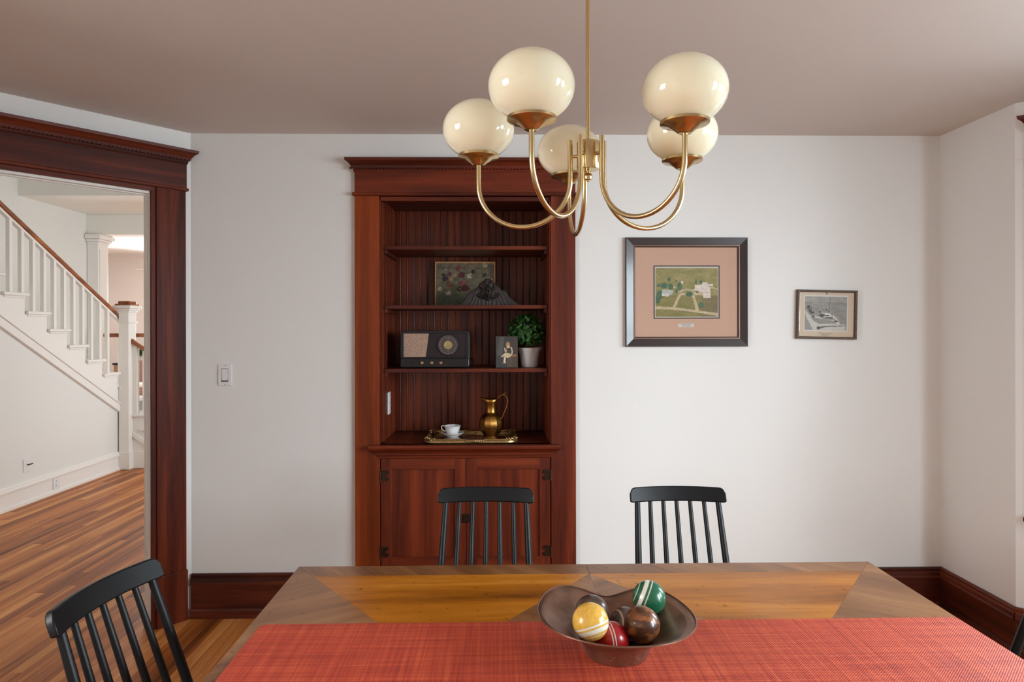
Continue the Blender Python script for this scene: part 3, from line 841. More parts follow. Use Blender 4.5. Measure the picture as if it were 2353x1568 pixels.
# ================================================================== THINGS ON THE SHELVES
# --- flower painting
fy0 = 3.985
pf = thing('flower_painting', (-0.205, fy0, SH[1]), 'dark still-life painting of scattered roses with thin pale wood edge', 'painting')
PW_, PH_ = 0.362, 0.272
px0, px1 = -0.385, -0.385+PW_
tilt = 0.05
def lean(y, z): return y + (z-SH[1])*0.10
def slab(b, x0, x1, z0, z1, y0, y1):
    b.hexa([(x0, lean(y0, z0), z0), (x1, lean(y0, z0), z0), (x1, lean(y1, z0), z0), (x0, lean(y1, z0), z0)],
           [(x0, lean(y0, z1), z1), (x1, lean(y0, z1), z1), (x1, lean(y1, z1), z1), (x0, lean(y1, z1), z1)])
    return b
zb0, zb1 = SH[1]+0.001, SH[1]+0.001+PH_
slab(MB(), px0+0.004, px1-0.004, zb0+0.002, zb1-0.004, fy0+0.004, fy0+0.016).build('backing', M['frame_wood'], pf)
for a in ((px0, px0+0.007, zb0, zb1), (px1-0.007, px1, zb0, zb1), (px0+0.007, px1-0.007, zb1-0.008, zb1), (px0+0.007, px1-0.007, zb0, zb0+0.006)):
    slab(MB(), *a, fy0-0.002, fy0+0.016).build('edge_strip', M['frame_wood'], pf)
FL = [((690,300),70,(150,52,52)),((470,450),60,(120,50,62)),((600,470),75,(170,140,92)),((775,470),85,(108,38,40)),((520,570),70,(176,128,86)),((960,500),80,(206,186,150)),
      ((1335,235),72,(190,176,120)),((1370,340),42,(176,104,84)),((1500,585),26,(214,170,168)),((480,730),62,(170,70,48)),((810,690),98,(168,70,72)),((870,800),92,(104,22,32)),
      ((720,820),66,(60,22,34)),((724,812),24,(190,180,176)),((245,820),72,(204,186,160)),((460,920),78,(212,180,160)),((640,650),44,(150,148,112)),((390,340),40,(160,140,124)),
      ((1050,390),55,(38,44,56)),((1320,470),60,(44,50,58)),((560,300),40,(120,104,60)),((240,280),60,(110,98,80)),((360,560),90,(62,40,52)),((330,470),60,(70,48,58))]
def flower(u, v):
    x = 150+u*1410; y = 170+v*1060
    n = vnoise(x/70, y/60); n2 = vnoise(x/16+9, y/16)
    base = [98+46*n, 82+36*n, 62+20*n]
    g = v*(0.6+0.8*vnoise(x/240+3, y/240))
    base = [base[0]*(1-0.25*g)+96*0.25*g, base[1]+20*g, base[2]+8*g]
    wb = max(0, min(1, (v-0.55)/0.45))*max(0, min(1, (0.75-u)/0.5))*(0.5+0.8*vnoise(x/130, y/90))
    base = [base[0]*(1-0.35*wb), base[1]*(1-0.08*wb), base[2]*(1+0.12*wb)]
    for (c, r, col) in FL:
        dx, dy = x-c[0], y-c[1]
        rr = math.hypot(dx, dy*1.05) / (r*(0.78+0.45*vnoise(math.atan2(dy, dx)*2.2+c[0], c[1]*0.1)))
        if rr < 1:
            k = 0.72+0.5*vnoise(x/22+c[0], y/22)-0.25*rr
            w = min(1, (1-rr)*3.2)
            base = [base[i]*(1-w)+min(255, col[i]*k*1.1)*w for i in range(3)]
    s = 0.82+0.32*n2
    gr = sum(base)/3
    return [max(0, min(255, (b*0.74+gr*0.26)*s)) for b in base]
up_l = Vector((0, 0.10, 1)).normalized()
painting('canvas', M['paint_mat'], pf, ((px0+px1)/2, lean(fy0-0.0005, (zb0+zb1)/2)+0.001, (zb0+zb1)/2), (1, 0, 0), up_l, PW_-0.014, PH_-0.012, 120, 90, flower)

# --- carved wooden crest
cr = thing('carved_crest', (-0.056, 3.745, SH[1]), 'dark carved wooden pediment crest with leaves and flower, leaning before the painting', 'carving')
CP = [(680,1225),(760,1180),(850,1100),(930,960),(1020,870),(1100,850),(1150,810),(1230,720),(1300,640),(1380,590),(1430,572),(1500,590),(1570,660),(1650,720),(1720,790),(1745,850),(1850,850),(1900,930),(1950,1010),(2050,1100),(2150,1170),(2250,1225)]
cs = 0.366/1570
cpts = [((p[0]-1465)*cs, (1225-p[1])*cs) for p in CP]
def top(x):
    for a, b in zip(cpts[:-1], cpts[1:]):
        if a[0] <= x <= b[0]: return a[1]+(b[1]-a[1])*(x-a[0])/(b[0]-a[0])
    return 0.0
def petal(x, z, cx_, cz_, ang, ln, wd):
    dx, dz = x-cx_, z-cz_
    a = dx*math.cos(ang)+dz*math.sin(ang); b = -dx*math.sin(ang)+dz*math.cos(ang)
    if a < 0 or a > ln: return 0
    ww = wd*math.sin(math.pi*min(1, a/ln))**0.7
    if abs(b) > ww or ww < 1e-6: return 0
    q = abs(b)/ww
    return (1-q*q)*0.8 - 0.45*math.exp(-(b/0.0012)**2)
def relief(x, z):
    t = max(top(x), 1e-4)
    r = 0.006+0.004*math.sin(min(1, (t-z)/0.02)*math.pi/2)
    for ang in (0.2, 0.95, 1.57, 2.2, 2.94):
        r += 0.018*petal(x, z, -0.006, 0.047, ang, 0.066, 0.018)
    for ang in (0.55, 1.25, 1.9, 2.6):
        r += 0.014*petal(x, z, -0.006, 0.082, ang, 0.062, 0.014)
    d = abs(x+0.006)/0.034+abs(z-0.047)/0.022
    if d < 1: r += 0.016*(1-d)+0.008
    for sx in (-1, 1):
        for k in range(4):
            c0 = -0.006+sx*(0.045+0.018*k)
            q = (x-c0)*sx + z*0.45
            r += 0.004*math.exp(-(q/0.004)**2)*max(0, min(1, (abs(x+0.006)-0.055)/0.02))
    r += 0.003*max(0, math.sin(abs(x+0.006)*260))*(1 if z < 0.03 and abs(x) < 0.06 else 0)
    return r
b = MB(); nxs, nzs = 130, 46
vs = []; x0, x1 = cpts[0][0], cpts[-1][0]
for i in range(nxs+1):
    x = x0+(x1-x0)*i/nxs; t = max(top(x)*(1+0.025*math.sin(x*210)), 0.0015)
    for j in range(nzs+1):
        z = t*j/nzs
        edge = min(1, (t-z)/0.006+0.25)
        vs.append((x-0.056, 3.748-relief(x, z)*edge, SH[1]+0.0005+z))
fs = [(i*(nzs+1)+j, (i+1)*(nzs+1)+j, (i+1)*(nzs+1)+j+1, i*(nzs+1)+j+1) for i in range(nxs) for j in range(nzs)]
b.add(vs, fs, True)
b.build('relief', M['carved'], cr)
b = MB(); b.prism([(p[0]-0.056, SH[1]+0.0005+max(0, p[1]-0.001)) for p in cpts], 'y', 3.745, 3.768); b.build('backboard', M['carved'], cr)

# --- bakelite radio
ra = thing('table_radio', (-0.36, 3.79, SH[2]), 'dark vintage bakelite table radio with round dial and speckled grille', 'radio')
rx0, rx1, ry, rz0, rz1 = -0.548, -0.166, 3.700, SH[2]+0.004, SH[2]+0.209
def rrect(x0, x1, z0, z1, r, n=5, rb=None):
    pts = []
    rb = r if rb is None else rb
    for cx_, cz_, a0, rr in ((x1-r, z1-r, 0, r), (x0+r, z1-r, 90, r), (x0+rb, z0+rb, 180, rb), (x1-rb, z0+rb, 270, rb)):
        for k in range(n+1):
            a = R(a0+90*k/n); pts.append((cx_+rr*math.cos(a), cz_+rr*math.sin(a)))
    return pts
MB().prism(rrect(rx0, rx1, rz0, rz1, 0.022, 6, 0.010), 'y', ry+0.012, ry+0.18).build('case', M['radio'], ra, 0.004)
fr = MB()
o_ = rrect(rx0, rx1, rz0+0.052, rz1, 0.022, 6, 0.002); i_ = rrect(rx0+0.018, rx1-0.016, rz0+0.058, rz1-0.016, 0.003, 6)
n = len(o_)
vs = [(p[0], ry, p[1]) for p in o_]+[(p[0], ry, p[1]) for p in i_]+[(p[0], ry+0.014, p[1]) for p in o_]+[(p[0], ry+0.014, p[1]) for p in i_]
fs = []
for k in range(n):
    k2 = (k+1) % n
    fs += [(k, k2, n+k2, n+k), (2*n+k, 2*n+k2, k2, k), (n+k, n+k2, 3*n+k2, 3*n+k)]
fr.add(vs, fs); fr.build('bezel', M['radio'], ra, 0.002)
MB().prism(rrect(rx0, rx1, rz0, rz0+0.052, 0.010, 4), 'y', ry-0.010, ry+0.014).build('control_panel', M['radio'], ra, 0.005)
MB().box(rx0+0.02, rx1-0.02, ry+0.01, ry+0.013, rz0+0.056, rz1-0.014).build('front_panel', M['radio_panel'], ra)
for k in range(22):
    zz = rz0+0.062+k*0.0058
    MB().box(rx0+0.14 + (zz-rz0)*0.09, rx1-0.017, ry+0.0065, ry+0.0102, zz, zz+0.0034).build('louvre', M['radio_panel'], ra)
gp = [(rx0+0.0185, rz0+0.0585), (rx0+0.140, rz0+0.0585), (rx0+0.157, rz1-0.0165), (rx0+0.0185, rz1-0.0165)]
gm, nt, N, L, P = newmat('speckled_grille_cloth')
gn = N.new('ShaderNodeNewGeometry'); nn = N.new('ShaderNodeTexNoise'); nn.inputs['Scale'].default_value = 420; nn.inputs['Detail'].default_value = 3
L.new(gn.outputs['Position'], nn.inputs['Vector'])
rr_ = N.new('ShaderNodeValToRGB'); rr_.color_ramp.elements[0].position = 0.36; rr_.color_ramp.elements[1].position = 0.66
rr_.color_ramp.elements[0].color = rgba(lin((120, 92, 78))); rr_.color_ramp.elements[1].color = rgba(lin((206, 176, 154)))
L.new(nn.outputs['Fac'], rr_.inputs['Fac']); L.new(rr_.outputs['Color'], P.inputs['Base Color']); P.inputs['Roughness'].default_value = 0.9
MB().prism(gp, 'y', ry+0.003, ry+0.010).build('grille_cloth', gm, ra)
def disc(b, cx_, cy_, cz_, prof, seg=32):
    n0 = len(b.v)
    b.lathe(prof, (0, 0, 0), seg)
    for q in range(n0, len(b.v)):
        v = b.v[q]; b.v[q] = Vector((cx_+v.x, cy_-v.z, cz_+v.y))
    return b
dcx, dcz = rx0+0.264, rz0+0.124
disc(MB(), dcx, ry+0.008, dcz, [(0.060, 0), (0.060, 0.007), (0.056, 0.008), (0.0555, 0.004), (0.0001, 0.004)]).build('dial_ring', M['radio'], ra)
dl_ = disc(MB(), dcx, ry+0.004, dcz, [(0.0555, 0), (0.0555, 0.0012), (0.0001, 0.0013)]).build('dial', M['dial'], ra)
mk = MB()
for k in range(16):
    a = R(90+22.5*k)
    disc(mk, dcx+0.045*math.cos(a), ry+0.0028, dcz+0.045*math.sin(a), [(0.0017, 0), (0.0001, 0.0004)], 8)
tag(mk.build('dial_marks', M['plastic_white'], dl_), None, kind='stuff')
disc(MB(), dcx, ry+0.003, dcz, [(0.0247, 0), (0.0235, 0.003), (0.0001, 0.004)]).build('centre_disc', M['gold_disc'], dl_)
MB().box(dcx-0.0007, dcx+0.0007, ry-0.0022, ry-0.001, dcz-0.052, dcz+0.046).build('pointer', M['gold_disc'], dl_)
for kx in (0.122, 0.176, 0.226):
    disc(MB(), rx0+kx, ry-0.010, rz0+0.027, [(0.0095, 0), (0.0095, 0.008), (0.008, 0.010), (0.006, 0.0095), (0.0001, 0.009)], 20).build('knob', M['knob'], ra)
disc(MB(), rx0+0.069, ry-0.010, rz0+0.027, [(0.0065, 0), (0.006, 0.003), (0.003, 0.003), (0.0025, 0.006), (0.0001, 0.007)], 16).build('jack', M['radio'], ra)
disc(MB(), rx0+0.046, ry+0.003, rz0+0.081, [(0.0075, 0), (0.007, 0.002), (0.0001, 0.0025)], 16).build('emblem', M['knob'], ra)
for sx in (rx0+0.03, rx1-0.03):
    MB().box(sx-0.012, sx+0.012, ry+0.02, ry+0.16, SH[2]+0.0002, rz0).build('foot', M['radio'], ra)
MB().tube([(rx1-0.01, 3.88, SH[2]+0.03), (rx1+0.012, 3.86, SH[2]+0.05), (rx1+0.016, 3.84, SH[2]+0.03), (rx1+0.012, 3.82, SH[2]+0.006), (rx1-0.004, 3.80, SH[2]+0.006)], 0.0025, 8).build('power_cord', M['radio'], ra)

# --- small picture of a seated figure
gx0, gx1, gz0, gy = -0.020, 0.104, SH[2]+0.0005, 3.705
gi = thing('small_picture', ((gx0+gx1)/2, gy, SH[2]), 'small dark picture card of a seated figure in a pale skirt beside the potted plant', 'picture')
GH = 0.176
def lean2(y, z): return y+(z-gz0)*0.12
MB().hexa([(gx0, lean2(gy, gz0), gz0), (gx1, lean2(gy, gz0), gz0), (gx1, lean2(gy+0.010, gz0), gz0), (gx0, lean2(gy+0.010, gz0), gz0)],
          [(gx0, lean2(gy, gz0+GH), gz0+GH), (gx1, lean2(gy, gz0+GH), gz0+GH), (gx1, lean2(gy+0.010, gz0+GH), gz0+GH), (gx0, lean2(gy+0.010, gz0+GH), gz0+GH)]).build('board', M['frame_dark'], gi)
GIRL = [([(205,1165),(290,1085),(330,1060),(440,1075),(490,1120),(390,1205),(330,1170),(290,1155)], (206,182,146)),
        ([(360,965),(440,950),(470,1060),(460,1090),(335,1060)], (52,66,58)),
        ([(440,940),(470,920),(500,1030),(485,1110),(460,1090),(470,1030)], (216,184,150)),
        ([(290,950),(320,940),(325,1000),(355,970),(350,1040),(320,1055),(300,1020)], (206,168,140)),
        ([(350,890),(420,890),(430,945),(350,955)], (214,176,150)),
        ([(330,890),(345,825),(385,800),(425,830),(440,890),(415,880),(350,895)], (186,134,74)),
        ([(285,1165),(335,1175),(320,1260),(335,1290),(310,1330),(290,1290),(240,1340),(280,1280)], (222,200,170)),
        ([(480,1115),(585,1100),(590,1150),(490,1160)], (150,102,72)),
        ([(355,1190),(470,1160),(500,1400),(360,1400)], (86,72,60)),
        ([(480,1160),(600,1150),(600,1400),(490,1400)], (78,64,54))]
def girl(u, v):
    x = 100+510*u; y = 680+730*v
    c = (62, 60, 58)
    if 190-(y-690)*0.16 < x < 300-(y-690)*0.12: c = (82, 82, 78)
    if x > 500: c = (72, 62, 58)
    if y > 1130: c = (62, 56, 50) if x > 330 else (58, 58, 58)
    for poly_, col in GIRL:
        if inpoly(x, y, poly_): c = col
    k = 0.9+0.2*vnoise(x/14, y/14)
    return [max(0, min(255, q*k)) for q in c]
painting('print', M['paint_mat'], gi, ((gx0+gx1)/2, lean2(gy, gz0+GH/2)-0.0006, gz0+GH/2), (1, 0, 0), Vector((0, 0.12, 1)).normalized(), gx1-gx0-0.004, GH-0.004, 84, 118, girl)

# --- potted box ball
pp = thing('potted_plant', (0.171, 3.80, SH[2]), 'clipped round green plant in a white scalloped pot', 'plant')
def scal(a, z): return 1+0.045*max(0, (z-0.085)/0.025)*math.cos(a*9)
MB().lathe([(0.0001, 0), (0.046, 0), (0.049, 0.004), (0.051, 0.04), (0.056, 0.075), (0.062, 0.090), (0.072, 0.110), (0.066, 0.108), (0.056, 0.085), (0.050, 0.075), (0.0001, 0.075)], (0.171, 3.80, SH[2]+0.0005), 54, scal).build('pot', M['pot'], pp)
MB().lathe([(0.052, 0.078), (0.03, 0.092), (0.0001, 0.096)], (0.171, 3.80, SH[2]), 20).build('moss', M['soil'], pp)
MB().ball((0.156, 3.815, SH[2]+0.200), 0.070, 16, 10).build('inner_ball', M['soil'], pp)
lf = MB(); rg = random.Random(3)
for k in range(620):
    z = rg.uniform(-1, 1); a = rg.uniform(0, 2*math.pi); q = math.sqrt(1-z*z)
    nrm = Vector((q*math.cos(a), q*math.sin(a), z))
    if z < -0.80: continue
    rad = rg.uniform(0.074, 0.103)
    c = Vector((0.156, 3.815, SH[2]+0.202)) + Vector((nrm.x*rad*1.06, nrm.y*rad, nrm.z*rad*0.98))
    t = nrm.cross(Vector((rg.uniform(-1, 1), rg.uniform(-1, 1), rg.uniform(-1, 1)))).normalized()
    nn_ = (nrm + Vector((rg.uniform(-1, 1), rg.uniform(-1, 1), rg.uniform(-1, 1)))*0.7).normalized()
    bt = nn_.cross(t).normalized(); t = bt.cross(nn_)
    l, w = rg.uniform(0.010, 0.015), rg.uniform(0.007, 0.010)
    lf.add([c-t*l, c-t*l*0.3+bt*w+nn_*0.002, c+t*l*0.6+bt*w*0.75+nn_*0.002, c+t*l, c+t*l*0.6-bt*w*0.75+nn_*0.002, c-t*l*0.3-bt*w+nn_*0.002],
           [(0, 1, 2, 3), (0, 3, 4, 5)])
tag(lf.build('foliage', M['leaf'], pp), None, kind='stuff')

# --- outlet on the niche side
ol = thing('power_outlet', (-0.63, 3.80, 1.12), 'white outlet plate on the left side inside the bookcase', 'outlet')
MB().box(-0.631, -0.624, 3.762, 3.838, 1.064, 1.190).build('plate', M['plastic_white'], ol, 0.003)
for zc in (1.105, 1.149):
    MB().box(-0.625, -0.622, 3.784, 3.816, zc-0.015, zc+0.015).build('socket', M['plastic_white'], ol, 0.003)
    MB().box(-0.6225, -0.6215, 3.792, 3.795, zc-0.006, zc+0.006).build('slot', M['plastic_grey'], ol)

# --- mirrored tray
ty = thing('serving_tray', (-0.157, 3.775, CZ), 'gilt framed mirrored tray with scrolled corners on the bookcase counter', 'tray')
TX, TY, TW, TD_ = -0.157, 3.778, 0.515, 0.345
MB().prism([(p[0], p[1]) for p in rrect(TX-TW/2+0.02, TX+TW/2-0.02, TY-TD_/2+0.02, TY+TD_/2-0.02, 0.05, 6)], 'z', CZ+0.0035, CZ+0.006).build('mirror_base', M['mirror'], ty)
path = rrect(TX-TW/2+0.012, TX+TW/2-0.012, TY-TD_/2+0.012, TY+TD_/2-0.012, 0.055, 7)
def ring(path, prof):
    b = MB(); n = len(path); m = len(prof); vs = []
    for k in range(n):
        p0 = Vector(path[k-1]); p1 = Vector(path[(k+1) % n]); t = (p1-p0).normalized(); nn_ = Vector((t.y, -t.x))
        for d, z in prof:
            vs.append((path[k][0]+nn_.x*d, path[k][1]+nn_.y*d, z))
    fs = [(k*m+j, ((k+1) % n)*m+j, ((k+1) % n)*m+(j+1) % m, k*m+(j+1) % m) for k in range(n) for j in range(m)]
    return b.add(vs, fs, True)
ring(path, [(-0.012, CZ+0.001), (0.010, CZ+0.001), (0.013, CZ+0.006), (0.011, CZ+0.014), (0.006, CZ+0.017), (0.005, CZ+0.020), (0.001, CZ+0.024), (-0.004, CZ+0.022), (-0.006, CZ+0.016), (-0.012, CZ+0.012)]).build('rim', M['gilt'], ty)
for sy in (-1, 1):
    yy = TY+sy*(TD_/2-0.010)
    for k in range(-4, 5):
        sz_ = 1-abs(k)*0.06
        MB().ball((TX+0.02+k*0.0115, yy, CZ+0.0135), 0.0165*sz_, 12, 8, 0.75).build('reeded_knop', M['gilt'], ty)
for sx in (-1, 1):
    for sy in (-1, 1):
        b = MB(); rg = random.Random(5)
        for k in range(10):
            a = R(45 + rg.uniform(-50, 50))
            q = 0.05*rg.uniform(0.9, 1.12)
            b.ball((TX+sx*(TW/2-0.062+q*math.cos(a)), TY+sy*(TD_/2-0.062+q*math.sin(a)), CZ+rg.uniform(0.018, 0.027)), rg.uniform(0.005, 0.009), 8, 6)
        b.build('corner_scroll', M['gilt'], ty)

# --- cup and saucer
sc_ = tag(MB().lathe([(0.0001, 0.002), (0.030, 0.002), (0.032, 0.0), (0.034, 0.003), (0.056, 0.016), (0.067, 0.023), (0.066, 0.025), (0.054, 0.019), (0.034, 0.008), (0.0001, 0.007)], (-0.268, 3.81, CZ+0.0065), 40).build('saucer', M['china']),
          'white china saucer under the teacup on the gilt tray', 'saucer')
cu = thing('teacup', (-0.268, 3.81, CZ+0.015), 'white china teacup on its saucer on the gilt tray', 'cup')
MB().lathe([(0.0001, 0.003), (0.022, 0.002), (0.025, 0.0), (0.026, 0.004), (0.034, 0.014), (0.041, 0.032), (0.044, 0.046), (0.049, 0.054), (0.0475, 0.0545), (0.042, 0.046), (0.038, 0.032), (0.030, 0.014), (0.0001, 0.008)], (-0.268, 3.81, CZ+0.015), 40).build('bowl', M['china'], cu)
MB().tube([(-0.268-0.043+dx, 3.81, CZ+0.015+dz) for dx, dz in ((0.0, 0.048), (-0.010, 0.055), (-0.019, 0.050), (-0.019, 0.038), (-0.012, 0.028), (0.003, 0.022))], 0.0032, 8).build('handle', M['china'], cu)
b = MB(); rg = random.Random(11)
for k in range(14):
    a = rg.uniform(0, 2*math.pi); 
    b.add([(-0.268+0.0435*math.cos(a+da)+0, 3.81+0.0435*math.sin(a+da), CZ+0.015+zz) for da, zz in ((-0.07, 0.045), (0.02, 0.044), (0.08, 0.050), (-0.02, 0.053))], [(0, 1, 2, 3)])
tag(b.build('flower_decor', M['plastic_grey'], cu), None, kind='stuff')

# --- brass pitcher
JX, JY, JZ = -0.048, 3.765, CZ+0.0065
jg = thing('brass_pitcher', (JX, JY, JZ), 'aged brass pitcher with faceted body and tall looped handle', 'pitcher')
body = [(0.0001, 0.0), (0.040, 0.0), (0.041, 0.006), (0.037, 0.012), (0.040, 0.018), (0.054, 0.035), (0.064, 0.060), (0.0665, 0.080), (0.063, 0.102), (0.052, 0.122), (0.038, 0.134), (0.032, 0.138), (0.033, 0.141), (0.0305, 0.144), (0.0285, 0.162), (0.030, 0.182), (0.0345, 0.202)]
def facet(a, z):
    if 0.02 < z < 0.132:
        m_ = 2*math.pi/12; q = (a % m_)-m_/2
        return math.cos(m_/2)/math.cos(q)*1.01
    return 1
bm_ = MB().lathe(body, (JX, JY, JZ), 72, facet)
# lip ring drawn out to a spout on the left
lip = []
for k in range(72):
    a = 2*math.pi*k/72
    s_ = max(0, -math.cos(a))**3
    lip.append((JX+0.041*math.cos(a)*(1+0.55*s_), JY+0.040*math.sin(a)*(1-0.2*s_), JZ+0.219+0.012*s_+0.004*max(0, math.cos(a))))
base_i = len(bm_.v)-72
bm_.add(lip, [], True)
n0 = len(bm_.v)-72
for k in range(72):
    k2 = (k+1) % 72
    bm_.f.append((base_i+k, base_i+k2, n0+k2, n0+k)); bm_.sm.append(True)
jb = bm_.build('body', M['brass_dark'], jg, 0, 24)
sd = jb.modifiers.new('thickness', 'SOLIDIFY'); sd.thickness = 0.0015; sd.offset = -1
hp = [(0.030, 0.208), (0.038, 0.222), (0.052, 0.236), (0.068, 0.243), (0.082, 0.238), (0.092, 0.222), (0.095, 0.200), (0.090, 0.176), (0.080, 0.152), (0.070, 0.130), (0.062, 0.108)]
MB().tube([(JX+p[0], JY, JZ+p[1]) for p in hp], [0.0035]*4+[0.004]*7, 10).build('handle', M['brass_dark'], jg)
MB().tube([(JX+0.070, JY, JZ+0.243), (JX+0.078, JY, JZ+0.250), (JX+0.082, JY, JZ+0.257)], [0.003, 0.0025, 0.0012], 8).build('thumb_rest', M['brass_dark'], jg)

# ================================================================== DINING TABLE
TXL, TXR, TYN, TYF, TZ = -0.662, 1.236, 1.03, 2.21, 0.765
tcx, tcy = (TXL+TXR)/2, (TYN+TYF)/2
tb = thing('dining_table', (tcx, tcy, 0), 'rectangular walnut dining table with patterned veneer top', 'table')
MB().box(TXL+0.002, TXR-0.002, TYN+0.002, TYF-0.002, TZ-0.034, TZ-0.004).build('top_core', M['tab_core'], tb, 0.006, segs=3)
SL = 0.79; BW = 0.086
ib = TYF-BW; ia = TYN+BW
def panel(name, poly, mat):
    # shrink each panel a hair so that the joints read
    cxp = sum(p[0] for p in poly)/len(poly); cyp = sum(p[1] for p in poly)/len(poly)
    pl = [(p[0]+(cxp-p[0])*0.0012, p[1]+(cyp-p[1])*0.0012) for p in poly]
    return MB().prism(pl, 'z', TZ-0.005, TZ).build(name, mat, tb)
hm = tcy
ap = SL*(TYF-hm)
dw = SL*(ib-hm)
panel('end_panel', [(TXR, TYF), (TXR, TYN), (TXR-ap, hm)], M['tab_a'])
panel('end_panel', [(TXL, TYN), (TXL, TYF), (TXL+ap, hm)], M['tab_b'])
for sg, e in ((1, TXR), (-1, TXL)):
    c = tcx
    ex = e - sg*SL*BW
    panel('field_panel', [(c, ib), (ex, ib), (e-sg*ap, hm), (ex, ia), (c, ia), (c+sg*dw, hm)], M['tab_field'])
    panel('centre_panel', [(c, ib), (c+sg*dw, hm), (c, ia)], M['tab_b'] if sg > 0 else M['tab_a'])
    panel('border_panel', [(c, TYF), (e, TYF), (ex, ib), (c, ib)], M['tab_border'])
    panel('border_panel', [(c, TYN), (e, TYN), (ex, ia), (c, ia)], M['tab_border'])
MB().box(TXL+0.08, TXR-0.08, TYF-0.105, TYF-0.08, TZ-0.125, TZ-0.034).build('apron', M['tab_core'], tb, 0.002)
MB().box(TXL+0.08, TXR-0.08, TYN+0.08, TYN+0.105, TZ-0.125, TZ-0.034).build('apron', M['tab_core'], tb, 0.002)
MB().box(TXL+0.08, TXL+0.105, TYN+0.08, TYF-0.08, TZ-0.125, TZ-0.034).build('apron', M['tab_core'], tb, 0.002)
MB().box(TXR-0.105, TXR-0.08, TYN+0.08, TYF-0.08, TZ-0.125, TZ-0.034).build('apron', M['tab_core'], tb, 0.002)
for lx in (TXL+0.10, TXR-0.10):
    for ly in (TYN+0.10, TYF-0.10):
        w0, w1 = 0.040, 0.026
        MB().hexa([(lx-w1, ly-w1, 0), (lx+w1, ly-w1, 0), (lx+w1, ly+w1, 0), (lx-w1, ly+w1, 0)],
                  [(lx-w0, ly-w0, TZ-0.034), (lx+w0, ly-w0, TZ-0.034), (lx+w0, ly+w0, TZ-0.034), (lx-w0, ly+w0, TZ-0.034)]).build('leg', M['tab_leg'], tb, 0.004)

# ---- runner
RX0, RX1, RY0, RY1 = -0.632, 1.232, 1.43, 1.774
rp = []
for cx_, cy_, a0 in ((RX1-0.012, RY1-0.012, 0), (RX0+0.02, RY1-0.02, 90), (RX0+0.02, RY0+0.02, 180), (RX1-0.012, RY0+0.012, 270)):
    for k in range(5):
        a = R(a0+22.5*k); q = 0.02 if a0 in (90, 180) else 0.012
        rp.append((cx_+q*math.cos(a), cy_+q*math.sin(a)))
tag(MB().prism(rp, 'z', TZ+0.0003, TZ+0.0028).build('table_runner', M['runner']), 'woven rust red runner along the middle of the dining table', 'table runner')

# ---- copper bowl
BC = (0.281, 1.605, TZ+0.0042)
bo = thing('copper_bowl', BC, 'wide brown copper bowl with uneven flared rim holding croquet balls', 'bowl')
def rimr(a):      # rim radius, pulled in at the back
    d = (math.degrees(a)-90+180) % 360-180
    return 0.190-0.046*math.exp(-(d/27)**2)-0.006*math.exp(-((d+140)/40)**2)
def rimz(a):
    d = (math.degrees(a)-90+180) % 360-180
    return 0.091-0.018*math.exp(-(d/24)**2)+0.010*math.exp(-((d-45)/24)**2)+0.010*math.exp(-((d+42)/24)**2) - 0.007*math.cos(a) + 0.008*math.exp(-((abs(d)-180)/50)**2)
prof = [(0.36, 0.001), (0.385, 0.0), (0.395, 0.004), (0.415, 0.10), (0.45, 0.30), (0.50, 0.46), (0.60, 0.62), (0.75, 0.77), (0.88, 0.89), (1.0, 1.0)]
vs, fs = [], []
SEG = 96
rings_ = []
for fr_, fz in prof:
    rings_.append([(BC[0]+(0.190*fr_*(1-fz**3)+rimr(2*math.pi*k/SEG)*fr_*fz**3)*math.cos(2*math.pi*k/SEG),
                    BC[1]+(0.190*fr_*(1-fz**3)+rimr(2*math.pi*k/SEG)*fr_*fz**3)*math.sin(2*math.pi*k/SEG),
                    BC[2]+(0.089*(1-fz**2)+rimz(2*math.pi*k/SEG)*fz**2)*fz) for k in range(SEG)])
for r_ in rings_: vs += r_
for i in range(len(rings_)-1):
    for k in range(SEG):
        fs.append((i*SEG+k, i*SEG+(k+1) % SEG, (i+1)*SEG+(k+1) % SEG, (i+1)*SEG+k))
vs.append((BC[0], BC[1], BC[2]+0.002))
for k in range(SEG): fs.append((len(vs)-1, (k+1) % SEG, k))
shell = MB().add(vs, fs, True).build('shell', M['copper'], bo)
sd = shell.modifiers.new('thickness', 'SOLIDIFY'); sd.thickness = 0.0022; sd.offset = 0
MB().tube(rings_[-1]+[rings_[-1][0]], 0.0020, 6, False).build('rolled_rim', M['copper'], bo)
# engraved scroll line on the foot
eng = MB()
for k in range(7):
    a0 = R(196+k*26)
    pts = []
    for q in range(13):
        t = q/12; a = a0+R(t*22-11)
        zz = 0.026+0.010*math.sin(t*math.pi)*(1 if k % 2 else -1)
        rr = 0.190*(0.420+zz*1.2)+0.0008
        pts.append((BC[0]+rr*math.cos(a), BC[1]+rr*math.sin(a), BC[2]+zz))
    eng.tube(pts, 0.0007, 5)
tag(eng.build('engraved_scroll', M['frame_edge'], bo), None, kind='stuff')

